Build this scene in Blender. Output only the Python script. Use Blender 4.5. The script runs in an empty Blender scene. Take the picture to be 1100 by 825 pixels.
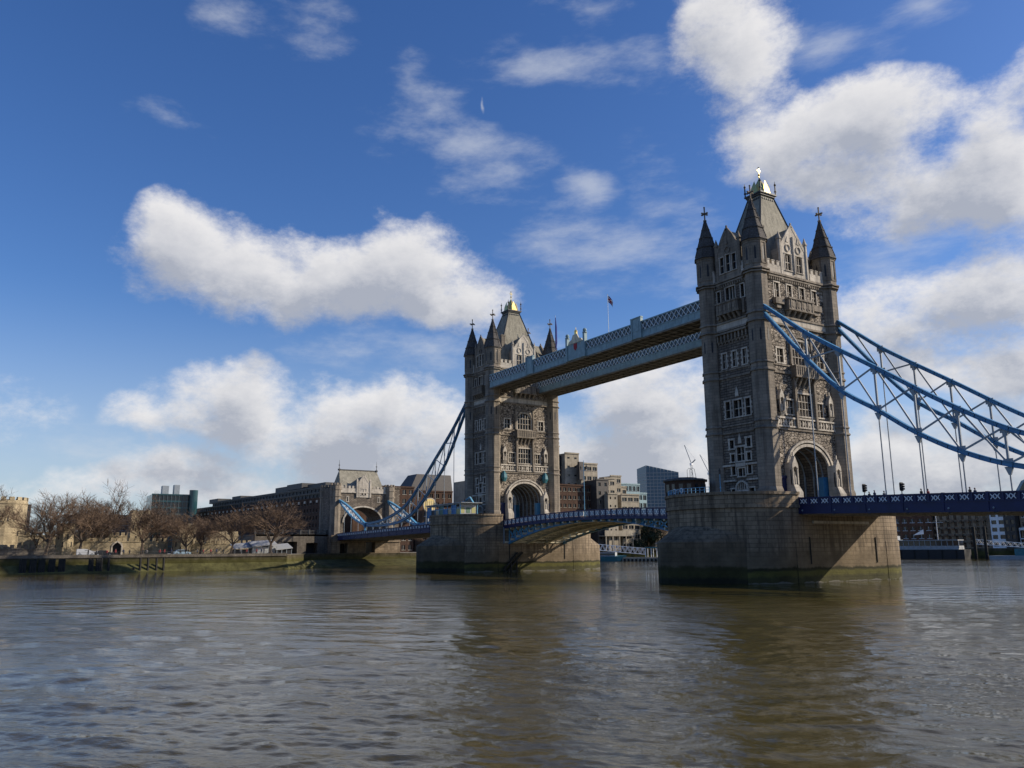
import bpy, bmesh, math, random
import numpy as np
from mathutils import Vector, Matrix, noise as mnoise
R=math.radians
S=bpy.context.scene
COL=S.collection
random.seed(7)

# ------------------------------------------------------------------ camera
CAM=Vector((89.61,-107.56,5.06)); YAW,PITCH,ROLL,FPX=2.5820,0.1993,-0.0069,875.42
F=Vector((math.cos(PITCH)*math.cos(YAW),math.cos(PITCH)*math.sin(YAW),math.sin(PITCH)))
Rt=F.cross(Vector((0,0,1))).normalized(); Up=Rt.cross(F)
R2=math.cos(ROLL)*Rt+math.sin(ROLL)*Up; U2=-math.sin(ROLL)*Rt+math.cos(ROLL)*Up
cd=bpy.data.cameras.new('camera'); cam=bpy.data.objects.new('camera',cd); COL.objects.link(cam)
m=Matrix((R2,U2,-F)).transposed().to_4x4(); m.translation=CAM; cam.matrix_world=m
cd.sensor_fit='HORIZONTAL'; cd.sensor_width=36; cd.lens=36*FPX/1100; cd.clip_end=20000; cd.clip_start=.1
S.camera=cam

# ------------------------------------------------------------------ light, exposure
SUN_EL,SUN_AZ=R(27.5),R(60.5)            # azimuth measured from +x towards +y
sv=Vector((math.cos(SUN_EL)*math.cos(SUN_AZ),math.cos(SUN_EL)*math.sin(SUN_AZ),math.sin(SUN_EL)))
sl=bpy.data.lights.new('sun','SUN'); so=bpy.data.objects.new('sun',sl); COL.objects.link(so)
sl.energy=5.0; sl.angle=R(.5); sl.color=(1,.89,.74)
so.rotation_euler=sv.to_track_quat('Z','Y').to_euler()
S.view_settings.view_transform='Standard'; S.view_settings.look='None'
S.view_settings.exposure=0.10; S.view_settings.gamma=1
W=bpy.data.worlds.new('World'); S.world=W; W.use_nodes=True
nt=W.node_tree; nt.nodes.clear()
def N(t,typ,**k):
    n=t.nodes.new(typ)
    for a,b in k.items(): setattr(n,a,b)
    return n
def lk(t,a,b): t.links.new(a,b)
def val(t,op,a,b=None,c=None,clamp=False):
    n=N(t,'ShaderNodeMath',operation=op); n.use_clamp=clamp
    for i,x in enumerate((a,b,c)):
        if x is None: continue
        if isinstance(x,(int,float)): n.inputs[i].default_value=x
        else: lk(t,x,n.inputs[i])
    return n.outputs[0]
def sstep(t,x,a,b,lo=0,hi=1):
    n=N(t,'ShaderNodeMapRange',interpolation_type='SMOOTHSTEP')
    lk(t,x,n.inputs[0])
    for i,v in enumerate((a,b,lo,hi)): n.inputs[i+1].default_value=v
    return n.outputs[0]
def pixdir(u,v): return (F+R2*((u-550)/FPX)-U2*((v-412.5)/FPX)).normalized()
# clouds: soft ellipsoids standing in given directions of the sky, broken up by noise
THICK=[(205,276,82,66,1),(182,248,48,38,.8),(285,296,115,60,1),(365,298,100,62,1),(418,266,60,56,1),(440,290,85,60,1),(490,325,75,38,.9),(250,425,78,42,1),(275,415,40,36,.7),
 (175,450,60,26,.8),(400,436,105,38,1),(300,455,90,25,.7),(470,455,60,34,.8),(190,505,70,28,.9),(330,490,150,36,.8),(420,500,110,40,.8),(120,520,60,20,.6),(560,470,90,60,.5),
 (785,60,75,78,1),(765,15,60,50,.8),(850,150,110,62,1),(900,175,110,45,1),(940,118,100,42,.95),(1005,205,130,58,1),(1060,130,70,55,.9),(1080,195,80,80,1),
 (1000,320,140,62,.75),(1085,300,70,60,.9),(1085,400,85,48,1),(985,392,60,30,.8),(930,350,90,70,.6),(710,435,140,62,.8),(670,495,130,60,.85),(960,500,220,70,.8),(1060,480,140,70,.8),(740,500,90,40,.7),
 (1180,60,120,60,.9),(1300,300,220,140,.9),(-120,430,170,50,.8),(-200,200,140,60,.7),(700,390,60,30,.5),(560,520,240,34,.7),(250,530,300,26,.6)]
THIN=[(524,112,2.6,11,1.1),(632,205,34,22,1.5),(590,70,100,34,.7),(640,60,60,30,.6),(530,185,75,45,.8),(465,112,50,30,.8),(490,148,55,24,.85),(420,130,40,34,.6),(440,75,30,30,.6),(240,18,50,34,.7),(335,30,50,40,.6),(620,2,60,26,.7),(1000,5,50,22,.8),
 (180,130,60,18,.5),(700,75,60,40,.5),(880,55,90,36,.8),(660,262,130,60,.75),(600,280,80,40,.5),(700,200,50,60,.4),(430,372,130,26,.6),(560,360,60,40,.5),(110,455,80,22,.5),(130,495,150,34,.6),(980,260,110,50,.5),(560,400,80,60,.5),(740,310,50,70,.4),(950,290,60,60,.5),(420,400,150,50,.45),(960,90,60,40,.4)]
def cloud_group(name,blobs,warp,scale,amp,lo,hi,stretch=(1,1,1.6),det=9,rough=.55):
    g=bpy.data.node_groups.new(name,'ShaderNodeTree')
    g.interface.new_socket('Vector',in_out='INPUT',socket_type='NodeSocketVector'); g.interface.new_socket('Fac',in_out='OUTPUT',socket_type='NodeSocketFloat'); g.interface.new_socket('Body',in_out='OUTPUT',socket_type='NodeSocketFloat')
    gi=N(g,'NodeGroupInput'); go=N(g,'NodeGroupOutput'); V=gi.outputs[0]
    wn=N(g,'ShaderNodeTexNoise'); wn.inputs['Scale'].default_value=7; wn.inputs['Detail'].default_value=4; lk(g,V,wn.inputs['Vector'])
    sb=N(g,'ShaderNodeVectorMath',operation='SUBTRACT'); lk(g,wn.outputs['Color'],sb.inputs[0]); sb.inputs[1].default_value=(.5,.5,.5)
    sc=N(g,'ShaderNodeVectorMath',operation='SCALE'); lk(g,sb.outputs[0],sc.inputs[0]); sc.inputs['Scale'].default_value=warp
    ad=N(g,'ShaderNodeVectorMath',operation='ADD'); lk(g,V,ad.inputs[0]); lk(g,sc.outputs[0],ad.inputs[1]); P=ad.outputs[0]
    acc=None
    for (u,v,a,b,k) in blobs:
        d=pixdir(u,v); r=d.cross(Vector((0,0,1))).normalized(); up=r.cross(d)
        mp=N(g,'ShaderNodeMapping',vector_type='TEXTURE'); lk(g,P,mp.inputs[0])
        c=d.dot(F); kk=1.0 if name=='cirrus' else (.98 if u<600 else .92)
        mp.inputs['Location'].default_value=d
        mp.inputs['Rotation'].default_value=Matrix((r,up,-d)).transposed().to_euler()
        mp.inputs['Scale'].default_value=(a/FPX*c*1.15*kk,b/FPX*c*1.15*kk,.6)
        gr=N(g,'ShaderNodeTexGradient',gradient_type='SPHERICAL'); lk(g,mp.outputs[0],gr.inputs[0])
        x=val(g,'MULTIPLY',gr.outputs['Fac'],k)
        if acc is None: acc=x
        else: acc=val(g,'MULTIPLY_ADD',x,val(g,'SUBTRACT',1.0,acc),acc)
    mp=N(g,'ShaderNodeMapping'); lk(g,V,mp.inputs[0]); mp.inputs['Scale'].default_value=stretch
    nz=N(g,'ShaderNodeTexNoise'); lk(g,mp.outputs[0],nz.inputs['Vector']); nz.inputs['Scale'].default_value=scale; nz.inputs['Detail'].default_value=det; nz.inputs['Roughness'].default_value=rough
    n0=val(g,'SUBTRACT',nz.outputs['Fac'],.5); n1=val(g,'MULTIPLY',n0,amp); s=val(g,'ADD',acc,n1)
    # nothing without a blob under it
    lk(g,val(g,'MULTIPLY',sstep(g,s,lo,hi),sstep(g,acc,.0,.16)),go.inputs[0]); lk(g,sstep(g,s,lo,lo+1.15),go.inputs[1])
    return g
gT=cloud_group('cumulus',THICK,.085,8.0,1.9,.13,.80,rough=.68)
gS=cloud_group('cirrus',THIN,.05,11,1.9,.12,1.25,stretch=(.6,1.3,3.2),det=10,rough=.62)
tc=N(nt,'ShaderNodeTexCoord'); D=tc.outputs['Generated']
def grp(g,vec,o_=0):
    n=N(nt,'ShaderNodeGroup'); n.node_tree=g; lk(nt,vec,n.inputs[0]); return n.outputs[o_]
def shift(vec,off):
    n=N(nt,'ShaderNodeVectorMath',operation='ADD'); lk(nt,vec,n.inputs[0]); n.inputs[1].default_value=off; return n.outputs[0]
dens=grp(gT,D)
toward=(Vector((0,0,1))*.8+Vector((.53,.81,0))*.45)
l1=grp(gT,shift(D,toward*.022),1); l2=grp(gT,shift(D,toward*.07),1)
thin=grp(gS,D)
sky=N(nt,'ShaderNodeTexSky',sky_type='NISHITA'); sky.sun_disc=False; sky.sun_elevation=SUN_EL; sky.sun_rotation=math.pi/2-SUN_AZ
sky.altitude=50; sky.air_density=1.0; sky.dust_density=.6; sky.ozone_density=4.0
hs=N(nt,'ShaderNodeHueSaturation'); hs.inputs['Hue'].default_value=.512; hs.inputs['Saturation'].default_value=1.2; hs.inputs['Value'].default_value=1.27; lk(nt,sky.outputs[0],hs.inputs['Color'])
sx=N(nt,'ShaderNodeSeparateXYZ'); lk(nt,D,sx.inputs[0])
occ=val(nt,'MULTIPLY',val(nt,'ADD',val(nt,'MULTIPLY',l1,.55),val(nt,'MULTIPLY',l2,.75)),sstep(nt,sx.outputs[2],  .15,.5,1.35,.95),None,True)   # thicker, greyer bases low in the sky
mixc=N(nt,'ShaderNodeMix',data_type='RGBA'); lk(nt,occ,mixc.inputs['Factor'])
mixc.inputs['A'].default_value=(8.1,7.95,7.9,1); mixc.inputs['B'].default_value=(3.9,4.15,4.8,1)
hz=N(nt,'ShaderNodeMix',data_type='RGBA'); lk(nt,sstep(nt,sx.outputs[2],.0,.30,.62,0),hz.inputs['Factor']); lk(nt,hs.outputs[0],hz.inputs['A']); hz.inputs['B'].default_value=(4.6,5.2,6.3,1)   # pale air low over the city
m1=N(nt,'ShaderNodeMix',data_type='RGBA'); lk(nt,val(nt,'MULTIPLY',thin,.55),m1.inputs['Factor']); lk(nt,hz.outputs['Result'],m1.inputs['A']); m1.inputs['B'].default_value=(6.2,6.5,7.0,1)
m2=N(nt,'ShaderNodeMix',data_type='RGBA'); lk(nt,val(nt,'MULTIPLY',dens,.95),m2.inputs['Factor']); lk(nt,m1.outputs['Result'],m2.inputs['A']); lk(nt,mixc.outputs['Result'],m2.inputs['B'])
bg=N(nt,'ShaderNodeBackground'); bg.inputs['Strength'].default_value=.10; lk(nt,m2.outputs['Result'],bg.inputs['Color'])
wo=N(nt,'ShaderNodeOutputWorld'); lk(nt,bg.outputs[0],wo.inputs[0])
W.cycles.sampling_method='MANUAL'; W.cycles.sample_map_resolution=512
S.render.engine='CYCLES'
S.cycles.max_bounces=5; S.cycles.diffuse_bounces=2; S.cycles.glossy_bounces=3

# ------------------------------------------------------------------ materials
def mat(name,c,rough=.7,metal=0,**k):
    m=bpy.data.materials.new(name); m.use_nodes=True; t=m.node_tree; b=t.nodes['Principled BSDF']
    b.inputs['Base Color'].default_value=(*c,1); b.inputs['Roughness'].default_value=rough; b.inputs['Metallic'].default_value=metal
    return m
def painted(name,c,rough=.45,var=.25,metal=0,scale=1.2):
    m=mat(name,c,rough,metal); t=m.node_tree; b=t.nodes['Principled BSDF']
    tc=N(t,'ShaderNodeTexCoord'); n=N(t,'ShaderNodeTexNoise'); n.inputs['Scale'].default_value=scale; n.inputs['Detail'].default_value=6; lk(t,tc.outputs['Object'],n.inputs['Vector'])
    r=N(t,'ShaderNodeMapRange'); lk(t,n.outputs['Fac'],r.inputs[0]); r.inputs[1].default_value=.3; r.inputs[2].default_value=.7; r.inputs[3].default_value=1-var; r.inputs[4].default_value=1+var
    x=N(t,'ShaderNodeMix',data_type='RGBA',blend_type='MULTIPLY'); x.inputs['Factor'].default_value=1; x.inputs['A'].default_value=(*c,1); lk(t,r.outputs[0],x.inputs['B']); lk(t,x.outputs['Result'],b.inputs['Base Color'])
    return m
def stone(name,c1,c2,mort,bw,bh,ms=.03,bump=.3,stain=.45,rough=.85,tide=None,blotch=.5,tn=2.6,rubble=0):
    m=mat(name,c1,rough); t=m.node_tree; b=t.nodes['Principled BSDF']; b.inputs['Specular IOR Level'].default_value=.15
    tc=N(t,'ShaderNodeTexCoord'); br=N(t,'ShaderNodeTexBrick'); lk(t,tc.outputs['UV'],br.inputs['Vector'])
    br.inputs['Color1'].default_value=(*c1,1); br.inputs['Color2'].default_value=(*c2,1); br.inputs['Mortar'].default_value=(*mort,1)
    br.inputs['Scale'].default_value=1; br.inputs['Mortar Size'].default_value=ms; br.inputs['Brick Width'].default_value=bw; br.inputs['Row Height'].default_value=bh; br.inputs['Bias'].default_value=0; br.inputs['Mortar Smooth'].default_value=.3
    BC,BF=br.outputs['Color'],br.outputs['Fac']
    if rubble:      # irregular rock-faced blocks
        mpv=N(t,'ShaderNodeMapping'); mpv.inputs['Scale'].default_value=(1/rubble,1.7/rubble,1); lk(t,tc.outputs['UV'],mpv.inputs[0])
        v1=N(t,'ShaderNodeTexVoronoi',feature='DISTANCE_TO_EDGE'); v2=N(t,'ShaderNodeTexVoronoi'); 
        for v_ in (v1,v2): v_.inputs['Scale'].default_value=1; v_.inputs['Randomness'].default_value=.75; lk(t,mpv.outputs[0],v_.inputs['Vector'])
        e_=sstep(t,v1.outputs[0],.02,.12,1,0); sp_=N(t,'ShaderNodeSeparateXYZ'); lk(t,v2.outputs['Color'],sp_.inputs[0])
        q1=N(t,'ShaderNodeMix',data_type='RGBA'); lk(t,sp_.outputs[0],q1.inputs['Factor']); q1.inputs['A'].default_value=(*c1,1); q1.inputs['B'].default_value=(*c2,1)
        q2_=N(t,'ShaderNodeMix',data_type='RGBA'); lk(t,e_,q2_.inputs['Factor']); lk(t,q1.outputs['Result'],q2_.inputs['A']); q2_.inputs['B'].default_value=(*mort,1); BC,BF=q2_.outputs['Result'],e_
    n=N(t,'ShaderNodeTexNoise'); n.inputs['Scale'].default_value=.35; n.inputs['Detail'].default_value=9; n.inputs['Roughness'].default_value=.65; lk(t,tc.outputs['Object'],n.inputs['Vector'])
    r=N(t,'ShaderNodeMapRange'); lk(t,n.outputs['Fac'],r.inputs[0]); r.inputs[1].default_value=.3; r.inputs[2].default_value=.7; r.inputs[3].default_value=1-blotch*.6; r.inputs[4].default_value=1+blotch*.45
    x=N(t,'ShaderNodeMix',data_type='RGBA',blend_type='MULTIPLY'); x.inputs['Factor'].default_value=1; lk(t,BC,x.inputs['A']); lk(t,r.outputs[0],x.inputs['B'])
    mp=N(t,'ShaderNodeMapping'); mp.inputs['Scale'].default_value=(1.6,1.6,.12); lk(t,tc.outputs['Object'],mp.inputs[0])
    n2=N(t,'ShaderNodeTexNoise'); n2.inputs['Scale'].default_value=1; n2.inputs['Detail'].default_value=6; lk(t,mp.outputs[0],n2.inputs['Vector'])
    r2=sstep(t,n2.outputs['Fac'],.45,.7); 
    x2=N(t,'ShaderNodeMix',data_type='RGBA'); lk(t,val(t,'MULTIPLY',r2,stain),x2.inputs['Factor']); lk(t,x.outputs['Result'],x2.inputs['A']); x2.inputs['B'].default_value=(c1[0]*.22,c1[1]*.22,c1[2]*.24,1)
    out=x2.outputs['Result']
    if tide:
        sp=N(t,'ShaderNodeSeparateXYZ'); lk(t,tc.outputs['Object'],sp.inputs[0])
        z=val(t,'ADD',sp.outputs[2],val(t,'MULTIPLY',val(t,'SUBTRACT',n.outputs['Fac'],.5),tn))
        for (a,bb,c) in tide:
            k=sstep(t,z,a,bb,1,0); q=N(t,'ShaderNodeMix',data_type='RGBA'); lk(t,val(t,'MULTIPLY',k,.93),q.inputs['Factor']); lk(t,out,q.inputs['A'])
            q2=N(t,'ShaderNodeMix',data_type='RGBA',blend_type='MULTIPLY'); q2.inputs['Factor'].default_value=1; q2.inputs['A'].default_value=(*c,1); lk(t,r.outputs[0],q2.inputs['B']); lk(t,q2.outputs['Result'],q.inputs['B']); out=q.outputs['Result']
    lk(t,out,b.inputs['Base Color'])
    n3=N(t,'ShaderNodeTexNoise'); n3.inputs['Scale'].default_value=3.5; n3.inputs['Detail'].default_value=5; lk(t,tc.outputs['Object'],n3.inputs['Vector'])
    h=val(t,'ADD',val(t,'MULTIPLY',BF,-1),n3.outputs['Fac'])
    bp=N(t,'ShaderNodeBump'); bp.inputs['Strength'].default_value=bump; bp.inputs['Distance'].default_value=.08; lk(t,h,bp.inputs['Height']); lk(t,bp.outputs[0],b.inputs['Normal'])
    return m
M={}
M['granite']=stone('granite',(.25,.208,.163),(.145,.122,.10),(.06,.051,.043),1.05,.42,ms=.045,bump=.9,stain=.5)
M['rubble']=stone('rock_faced_granite',(.40,.34,.27),(.22,.185,.145),(.055,.046,.038),1,.4,bump=1.0,stain=.35,rubble=.72)
M['ashlar']=stone('ashlar',(.28,.236,.185),(.225,.193,.152),(.13,.112,.09),1.4,.5,ms=.02,bump=.35,stain=.55)
M['trim']=stone('pale_trim',(.58,.52,.43),(.47,.42,.345),(.31,.275,.23),1.2,.6,ms=.02,bump=.2,stain=.5)
TIDE=[(3.2,5.2,(.16,.122,.078)),(1.95,2.3,(.032,.031,.015)),(1.5,1.85,(.105,.098,.028)),(.7,1.2,(.060,.056,.026)),(.05,.13,(.20,.19,.16))]
M['pier']=stone('pier_granite',(.285,.22,.148),(.205,.157,.105),(.085,.066,.047),1.5,.62,ms=.03,bump=.6,stain=.72,blotch=.65,tn=1.3,tide=TIDE)
M['pier_dark']=stone('pier_granite_dark',(.25,.193,.13),(.18,.138,.093),(.075,.058,.042),1.5,.62,ms=.03,bump=.6,stain=.8,blotch=.7,tn=1.3,
    tide=[(3.4,8.6,(.11,.087,.057)),(2.15,2.6,(.045,.042,.018)),(1.5,2.1,(.055,.052,.02)),(.5,1.1,(.024,.024,.016))])  # darker pier stone for the west cutwater, deepening towards the water
M['slate']=stone('roof_slate',(.32,.295,.23),(.265,.245,.19),(.17,.158,.125),.5,.28,ms=.012,bump=.3,stain=.4,rough=.75)
M['dark_slate']=stone('spire_slate',(.12,.11,.10),(.09,.082,.075),(.05,.047,.043),.5,.35,ms=.03,bump=.5,stain=.3,rough=.8)
M['lead']=painted('lead_cresting',(.05,.048,.045),.6)
M['blue']=painted('chain_blue_paint',(.045,.19,.35),.45,.15)
M['sky_blue']=painted('pale_blue_paint',(.10,.30,.46),.45,.2)
M['navy']=painted('navy_paint',(.006,.011,.065),.55,.2)
M['walk_blue']=painted('walkway_grey_blue_paint',(.21,.31,.33),.55,.2)
M['walk_white']=painted('pale_lattice_paint',(.62,.67,.68),.5,.1)
M['white']=painted('white_paint',(.80,.80,.79),.5,.08)
M['steel']=painted('grey_steel_paint',(.26,.29,.31),.5,.15)
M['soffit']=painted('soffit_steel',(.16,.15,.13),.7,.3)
M['cream']=painted('cream_steel',(.58,.52,.37),.6,.3)
M['gold']=painted('gilding',(.85,.60,.20),.28,.1,metal=.9)
M['glass']=mat('window_glass',(.02,.022,.026),.12)
M['dark']=painted('dark_interior',(.012,.012,.014),.6)
M['cabin_dark']=painted('dark_brown_timber',(.05,.042,.036),.6)
M['cloth']=painted('cloth_dark',(.03,.03,.035),.8)
M['road']=painted('asphalt',(.05,.05,.052),.85)
M['castle']=stone('ragstone',(.50,.41,.26),(.37,.30,.19),(.28,.225,.145),.7,.35,ms=.04,bump=.7,stain=.35,blotch=.7)
M['grey_wall']=stone('grey_rubble',(.22,.19,.15),(.15,.13,.105),(.12,.10,.08),.5,.3,ms=.04,bump=.7,stain=.4,blotch=.7)
M['quay']=stone('algae_quay',(.10,.083,.05),(.075,.063,.038),(.06,.055,.035),1.3,.5,ms=.04,bump=.6,stain=.5,blotch=.9,tide=[(2.2,3.6,(.075,.07,.020)),(.4,1.2,(.045,.042,.018))])
M['concrete']=stone('beige_concrete',(.36,.315,.24),(.34,.295,.225),(.25,.215,.165),6,1.5,ms=.02,bump=.2,stain=.3)
M['brick_brown']=stone('brown_brick',(.105,.062,.042),(.085,.05,.035),(.05,.035,.028),.45,.15,ms=.02,bump=.2,stain=.4)
M['brick_tan']=stone('tan_brick',(.27,.185,.115),(.225,.15,.095),(.15,.11,.08),.45,.15,ms=.02,bump=.2,stain=.4)
M['brick_pale']=stone('pale_tan_brick',(.40,.30,.20),(.32,.235,.155),(.2,.15,.11),.45,.15,ms=.02,bump=.2,stain=.45)
M['brick_red']=stone('red_brick',(.20,.095,.055),(.16,.075,.045),(.11,.07,.05),.45,.15,ms=.02,bump=.2,stain=.4)
M['bark']=painted('bark',(.085,.062,.044),.9,.3)
M['twig']=painted('twig_brown',(.135,.088,.055),.9,.3)
M['evergreen']=painted('evergreen_leaf',(.018,.032,.014),.8,.4)
M['walk_glass']=painted('walkway_glazing',(.06,.085,.10),.4,.2)
M['gilt']=mat('gilt_paint',(.75,.55,.18),.45)
M['timber']=painted('wet_timber',(.010,.0095,.007),.8,.4)
M['green_glass']=mat('green_glass',(.02,.06,.07),.15)
M['blue_glass']=mat('blue_glass',(.03,.085,.14),.2)
M['canvas']=painted('pale_canvas',(.34,.35,.35),.8,.1)
M['teal']=painted('teal_paint',(.03,.15,.18),.5,.2)
M['skin']=mat('skin',(.35,.2,.14),.6)
M['coat_a']=mat('coat_black',(.015,.015,.018),.8); M['coat_b']=mat('coat_navy',(.02,.03,.07),.8); M['coat_c']=mat('coat_red',(.22,.03,.03),.8); M['coat_d']=mat('coat_grey',(.15,.15,.15),.8)
M['car_white']=mat('car_white',(.45,.45,.44),.25); M['car_black']=mat('car_black',(.015,.015,.018),.25); M['car_blue']=mat('van_grey_blue',(.26,.36,.43),.35)
M['rubber']=mat('rubber',(.012,.012,.012),.8)
M['poster_a']=mat('poster_blue',(.05,.16,.35),.6); M['poster_b']=mat('poster_yellow',(.38,.36,.14),.6); M['poster_c']=mat('poster_green',(.09,.17,.11),.6)
M['red']=mat('flag_red',(.34,.03,.035),.8); M['flag_blue']=mat('flag_navy',(.02,.03,.2),.8); M['flag_white']=mat('flag_white',(.7,.7,.7),.8)

# ------------------------------------------------------------------ mesh builder
def rotz(a): return Matrix.Rotation(a,3,'Z')
class MB:
    def __init__(s): s.v=[]; s.f=[]; s.m=[]; s.T=None
    def add(s,vs,fs,mi=0):
        o=len(s.v)
        if s.T is not None: vs=[s.T@Vector(p) for p in vs]
        s.v+=[tuple(p) for p in vs]; s.f+=[tuple(i+o for i in f) for f in fs]; s.m+=[mi]*len(fs); return s
    def box(s,x0,x1,y0,y1,z0,z1,mi=0):
        return s.add([(x0,y0,z0),(x1,y0,z0),(x1,y1,z0),(x0,y1,z0),(x0,y0,z1),(x1,y0,z1),(x1,y1,z1),(x0,y1,z1)],
            [(0,3,2,1),(4,5,6,7),(0,1,5,4),(1,2,6,5),(2,3,7,6),(3,0,4,7)],mi)
    def obox(s,c,ux,uy,uz,hx,hy,hz,mi=0):
        c,ux,uy,uz=map(Vector,(c,ux,uy,uz)); vs=[c+ux*hx*a+uy*hy*b+uz*hz*d for d in(-1,1) for a,b in((-1,-1),(1,-1),(1,1),(-1,1))]
        return s.add(vs,[(0,3,2,1),(4,5,6,7),(0,1,5,4),(1,2,6,5),(2,3,7,6),(3,0,4,7)],mi)
    def bar(s,p,q,w,h=None,mi=0,up=(0,0,1)):
        p,q=Vector(p),Vector(q); d=q-p; L=d.length
        if L<1e-6: return s
        d/=L; u=Vector(up)
        if abs(d.dot(u))>.98: u=Vector((1,0,0))
        a=d.cross(u).normalized(); b=a.cross(d)
        return s.obox((p+q)/2,d,a,b,L/2,w/2,(h or w)/2,mi)
    def prism(s,poly,z0,z1,mi=0,top=None):
        n=len(poly); t=top or poly
        vs=[(x,y,z0) for x,y in poly]+[(x,y,z1) for x,y in t]
        return s.add(vs,[tuple(range(n-1,-1,-1)),tuple(range(n,2*n))]+[(i,(i+1)%n,n+(i+1)%n,n+i) for i in range(n)],mi)
    def ngon(s,cx,cy,r0,z0,z1,n=8,r1=None,mi=0,ph=None):
        ph=math.pi/n if ph is None else ph; r1=r0 if r1 is None else r1
        f=lambda r:[(cx+r*math.cos(ph+2*math.pi*i/n),cy+r*math.sin(ph+2*math.pi*i/n)) for i in range(n)]
        return s.prism(f(r0),z0,z1,mi,f(max(r1,.004)))
    def tube(s,pts,rs,n=6,mi=0,cap=True):
        pts=[Vector(p) for p in pts]; rings=[]; o=len(s.v); vs=[]; fs=[]
        if isinstance(rs,(int,float)): rs=[rs]*len(pts)
        for i,p in enumerate(pts):
            d=(pts[min(i+1,len(pts)-1)]-pts[max(i-1,0)]).normalized(); u=Vector((0,0,1)) if abs(d.z)<.9 else Vector((1,0,0))
            a=d.cross(u).normalized(); b=a.cross(d)
            vs+=[p+(a*math.cos(2*math.pi*k/n)+b*math.sin(2*math.pi*k/n))*rs[i] for k in range(n)]
        for i in range(len(pts)-1):
            for k in range(n): fs.append((i*n+k,i*n+(k+1)%n,(i+1)*n+(k+1)%n,(i+1)*n+k))
        if cap: fs+= [tuple(range(n-1,-1,-1)),tuple(range((len(pts)-1)*n,len(pts)*n))]
        return s.add(vs,fs,mi)
    def ball(s,c,rx,ry=None,rz=None,n=8,m=5,mi=0):
        ry=ry or rx; rz=rz or rx; vs=[(c[0],c[1],c[2]-rz)]; fs=[]
        for j in range(1,m):
            a=-math.pi/2+math.pi*j/m
            vs+=[(c[0]+rx*math.cos(a)*math.cos(2*math.pi*k/n),c[1]+ry*math.cos(a)*math.sin(2*math.pi*k/n),c[2]+rz*math.sin(a)) for k in range(n)]
        vs.append((c[0],c[1],c[2]+rz)); t=len(vs)-1
        for k in range(n):
            fs.append((0,1+(k+1)%n,1+k)); fs.append((t,t-n+k,t-n+(k+1)%n))
            for j in range(m-2): fs.append((1+j*n+k,1+j*n+(k+1)%n,1+(j+1)*n+(k+1)%n,1+(j+1)*n+k))
        return s.add(vs,fs,mi)
    def slabpoly(s,poly,O,U,V,Nn,t,mi=0):
        # polygon in the (U,V) plane, thickness t along N
        O,U,V,Nn=map(Vector,(O,U,V,Nn)); n=len(poly)
        vs=[O+U*a+V*b for a,b in poly]+[O+U*a+V*b+Nn*t for a,b in poly]
        return s.add(vs,[tuple(range(n-1,-1,-1)),tuple(range(n,2*n))]+[(i,(i+1)%n,n+(i+1)%n,n+i) for i in range(n)],mi)
    def wall(s,O,U,Wd,z0,z1,holes,depth,mi=0):
        # flat wall with rectangular holes that have real reveals; outward normal is U x Z
        O=Vector(O);U=Vector(U);Nn=U.cross(Vector((0,0,1))); P=lambda a,z,d=0:tuple(Vector((O.x,O.y,0))+U*a+Vector((0,0,z))-Nn*d)
        xs=sorted({0,Wd,*[h[0] for h in holes],*[h[0]+h[2] for h in holes]}); zs=sorted({z0,z1,*[h[1] for h in holes],*[h[1]+h[3] for h in holes]})
        xs=[x for x in xs if -1e-6<=x<=Wd+1e-6]; zs=[z for z in zs if z0-1e-6<=z<=z1+1e-6]
        for i in range(len(xs)-1):
            for j in range(len(zs)-1):
                cx=(xs[i]+xs[i+1])/2; cz=(zs[j]+zs[j+1])/2
                if any(h[0]<cx<h[0]+h[2] and h[1]<cz<h[1]+h[3] for h in holes): continue
                s.add([P(xs[i],zs[j]),P(xs[i+1],zs[j]),P(xs[i+1],zs[j+1]),P(xs[i],zs[j+1])],[(0,1,2,3)],mi)
        for a,z,w,h in holes:
            for q in (((a,z),(a+w,z)),((a+w,z),(a+w,z+h)),((a+w,z+h),(a,z+h)),((a,z+h),(a,z))):
                (a0,b0),(a1,b1)=q; s.add([P(a0,b0),P(a1,b1),P(a1,b1,depth),P(a0,b0,depth)],[(3,2,1,0)],mi)
        return s
    def build(s,name,mats,parent=None,loc=None,smooth=False):
        me=bpy.data.meshes.new(name); me.from_pydata(s.v,[],s.f)
        if not isinstance(mats,(list,tuple)): mats=[mats]
        for x in mats: me.materials.append(M[x] if isinstance(x,str) else x)
        if len(mats)>1: me.polygons.foreach_set('material_index',s.m)
        if smooth: me.polygons.foreach_set('use_smooth',[True]*len(s.f))
        me.update()
        uv=me.uv_layers.new(name='UVMap'); nl=len(me.loops)
        co=np.empty(len(me.vertices)*3,'f'); me.vertices.foreach_get('co',co); co=co.reshape(-1,3)
        li=np.empty(nl,'i'); me.loops.foreach_get('vertex_index',li)
        nn=np.empty(len(me.polygons)*3,'f'); me.polygons.foreach_get('normal',nn); nn=nn.reshape(-1,3)
        lt=np.empty(len(me.polygons),'i'); me.polygons.foreach_get('loop_total',lt)
        fn=np.repeat(nn,lt,axis=0); p=co[li]
        h=np.hypot(fn[:,0],fn[:,1]); flat=h<.25; hs_=np.where(h<1e-6,1,h)
        u=np.where(flat,p[:,0],(-fn[:,1]*p[:,0]+fn[:,0]*p[:,1])/hs_); v=np.where(flat,p[:,1],p[:,2])
        uv.data.foreach_set('uv',np.stack([u,v],1).astype('f').ravel())
        o=bpy.data.objects.new(name,me); COL.objects.link(o)
        if parent: o.parent=parent
        if loc: o.location=loc
        return o
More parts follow.
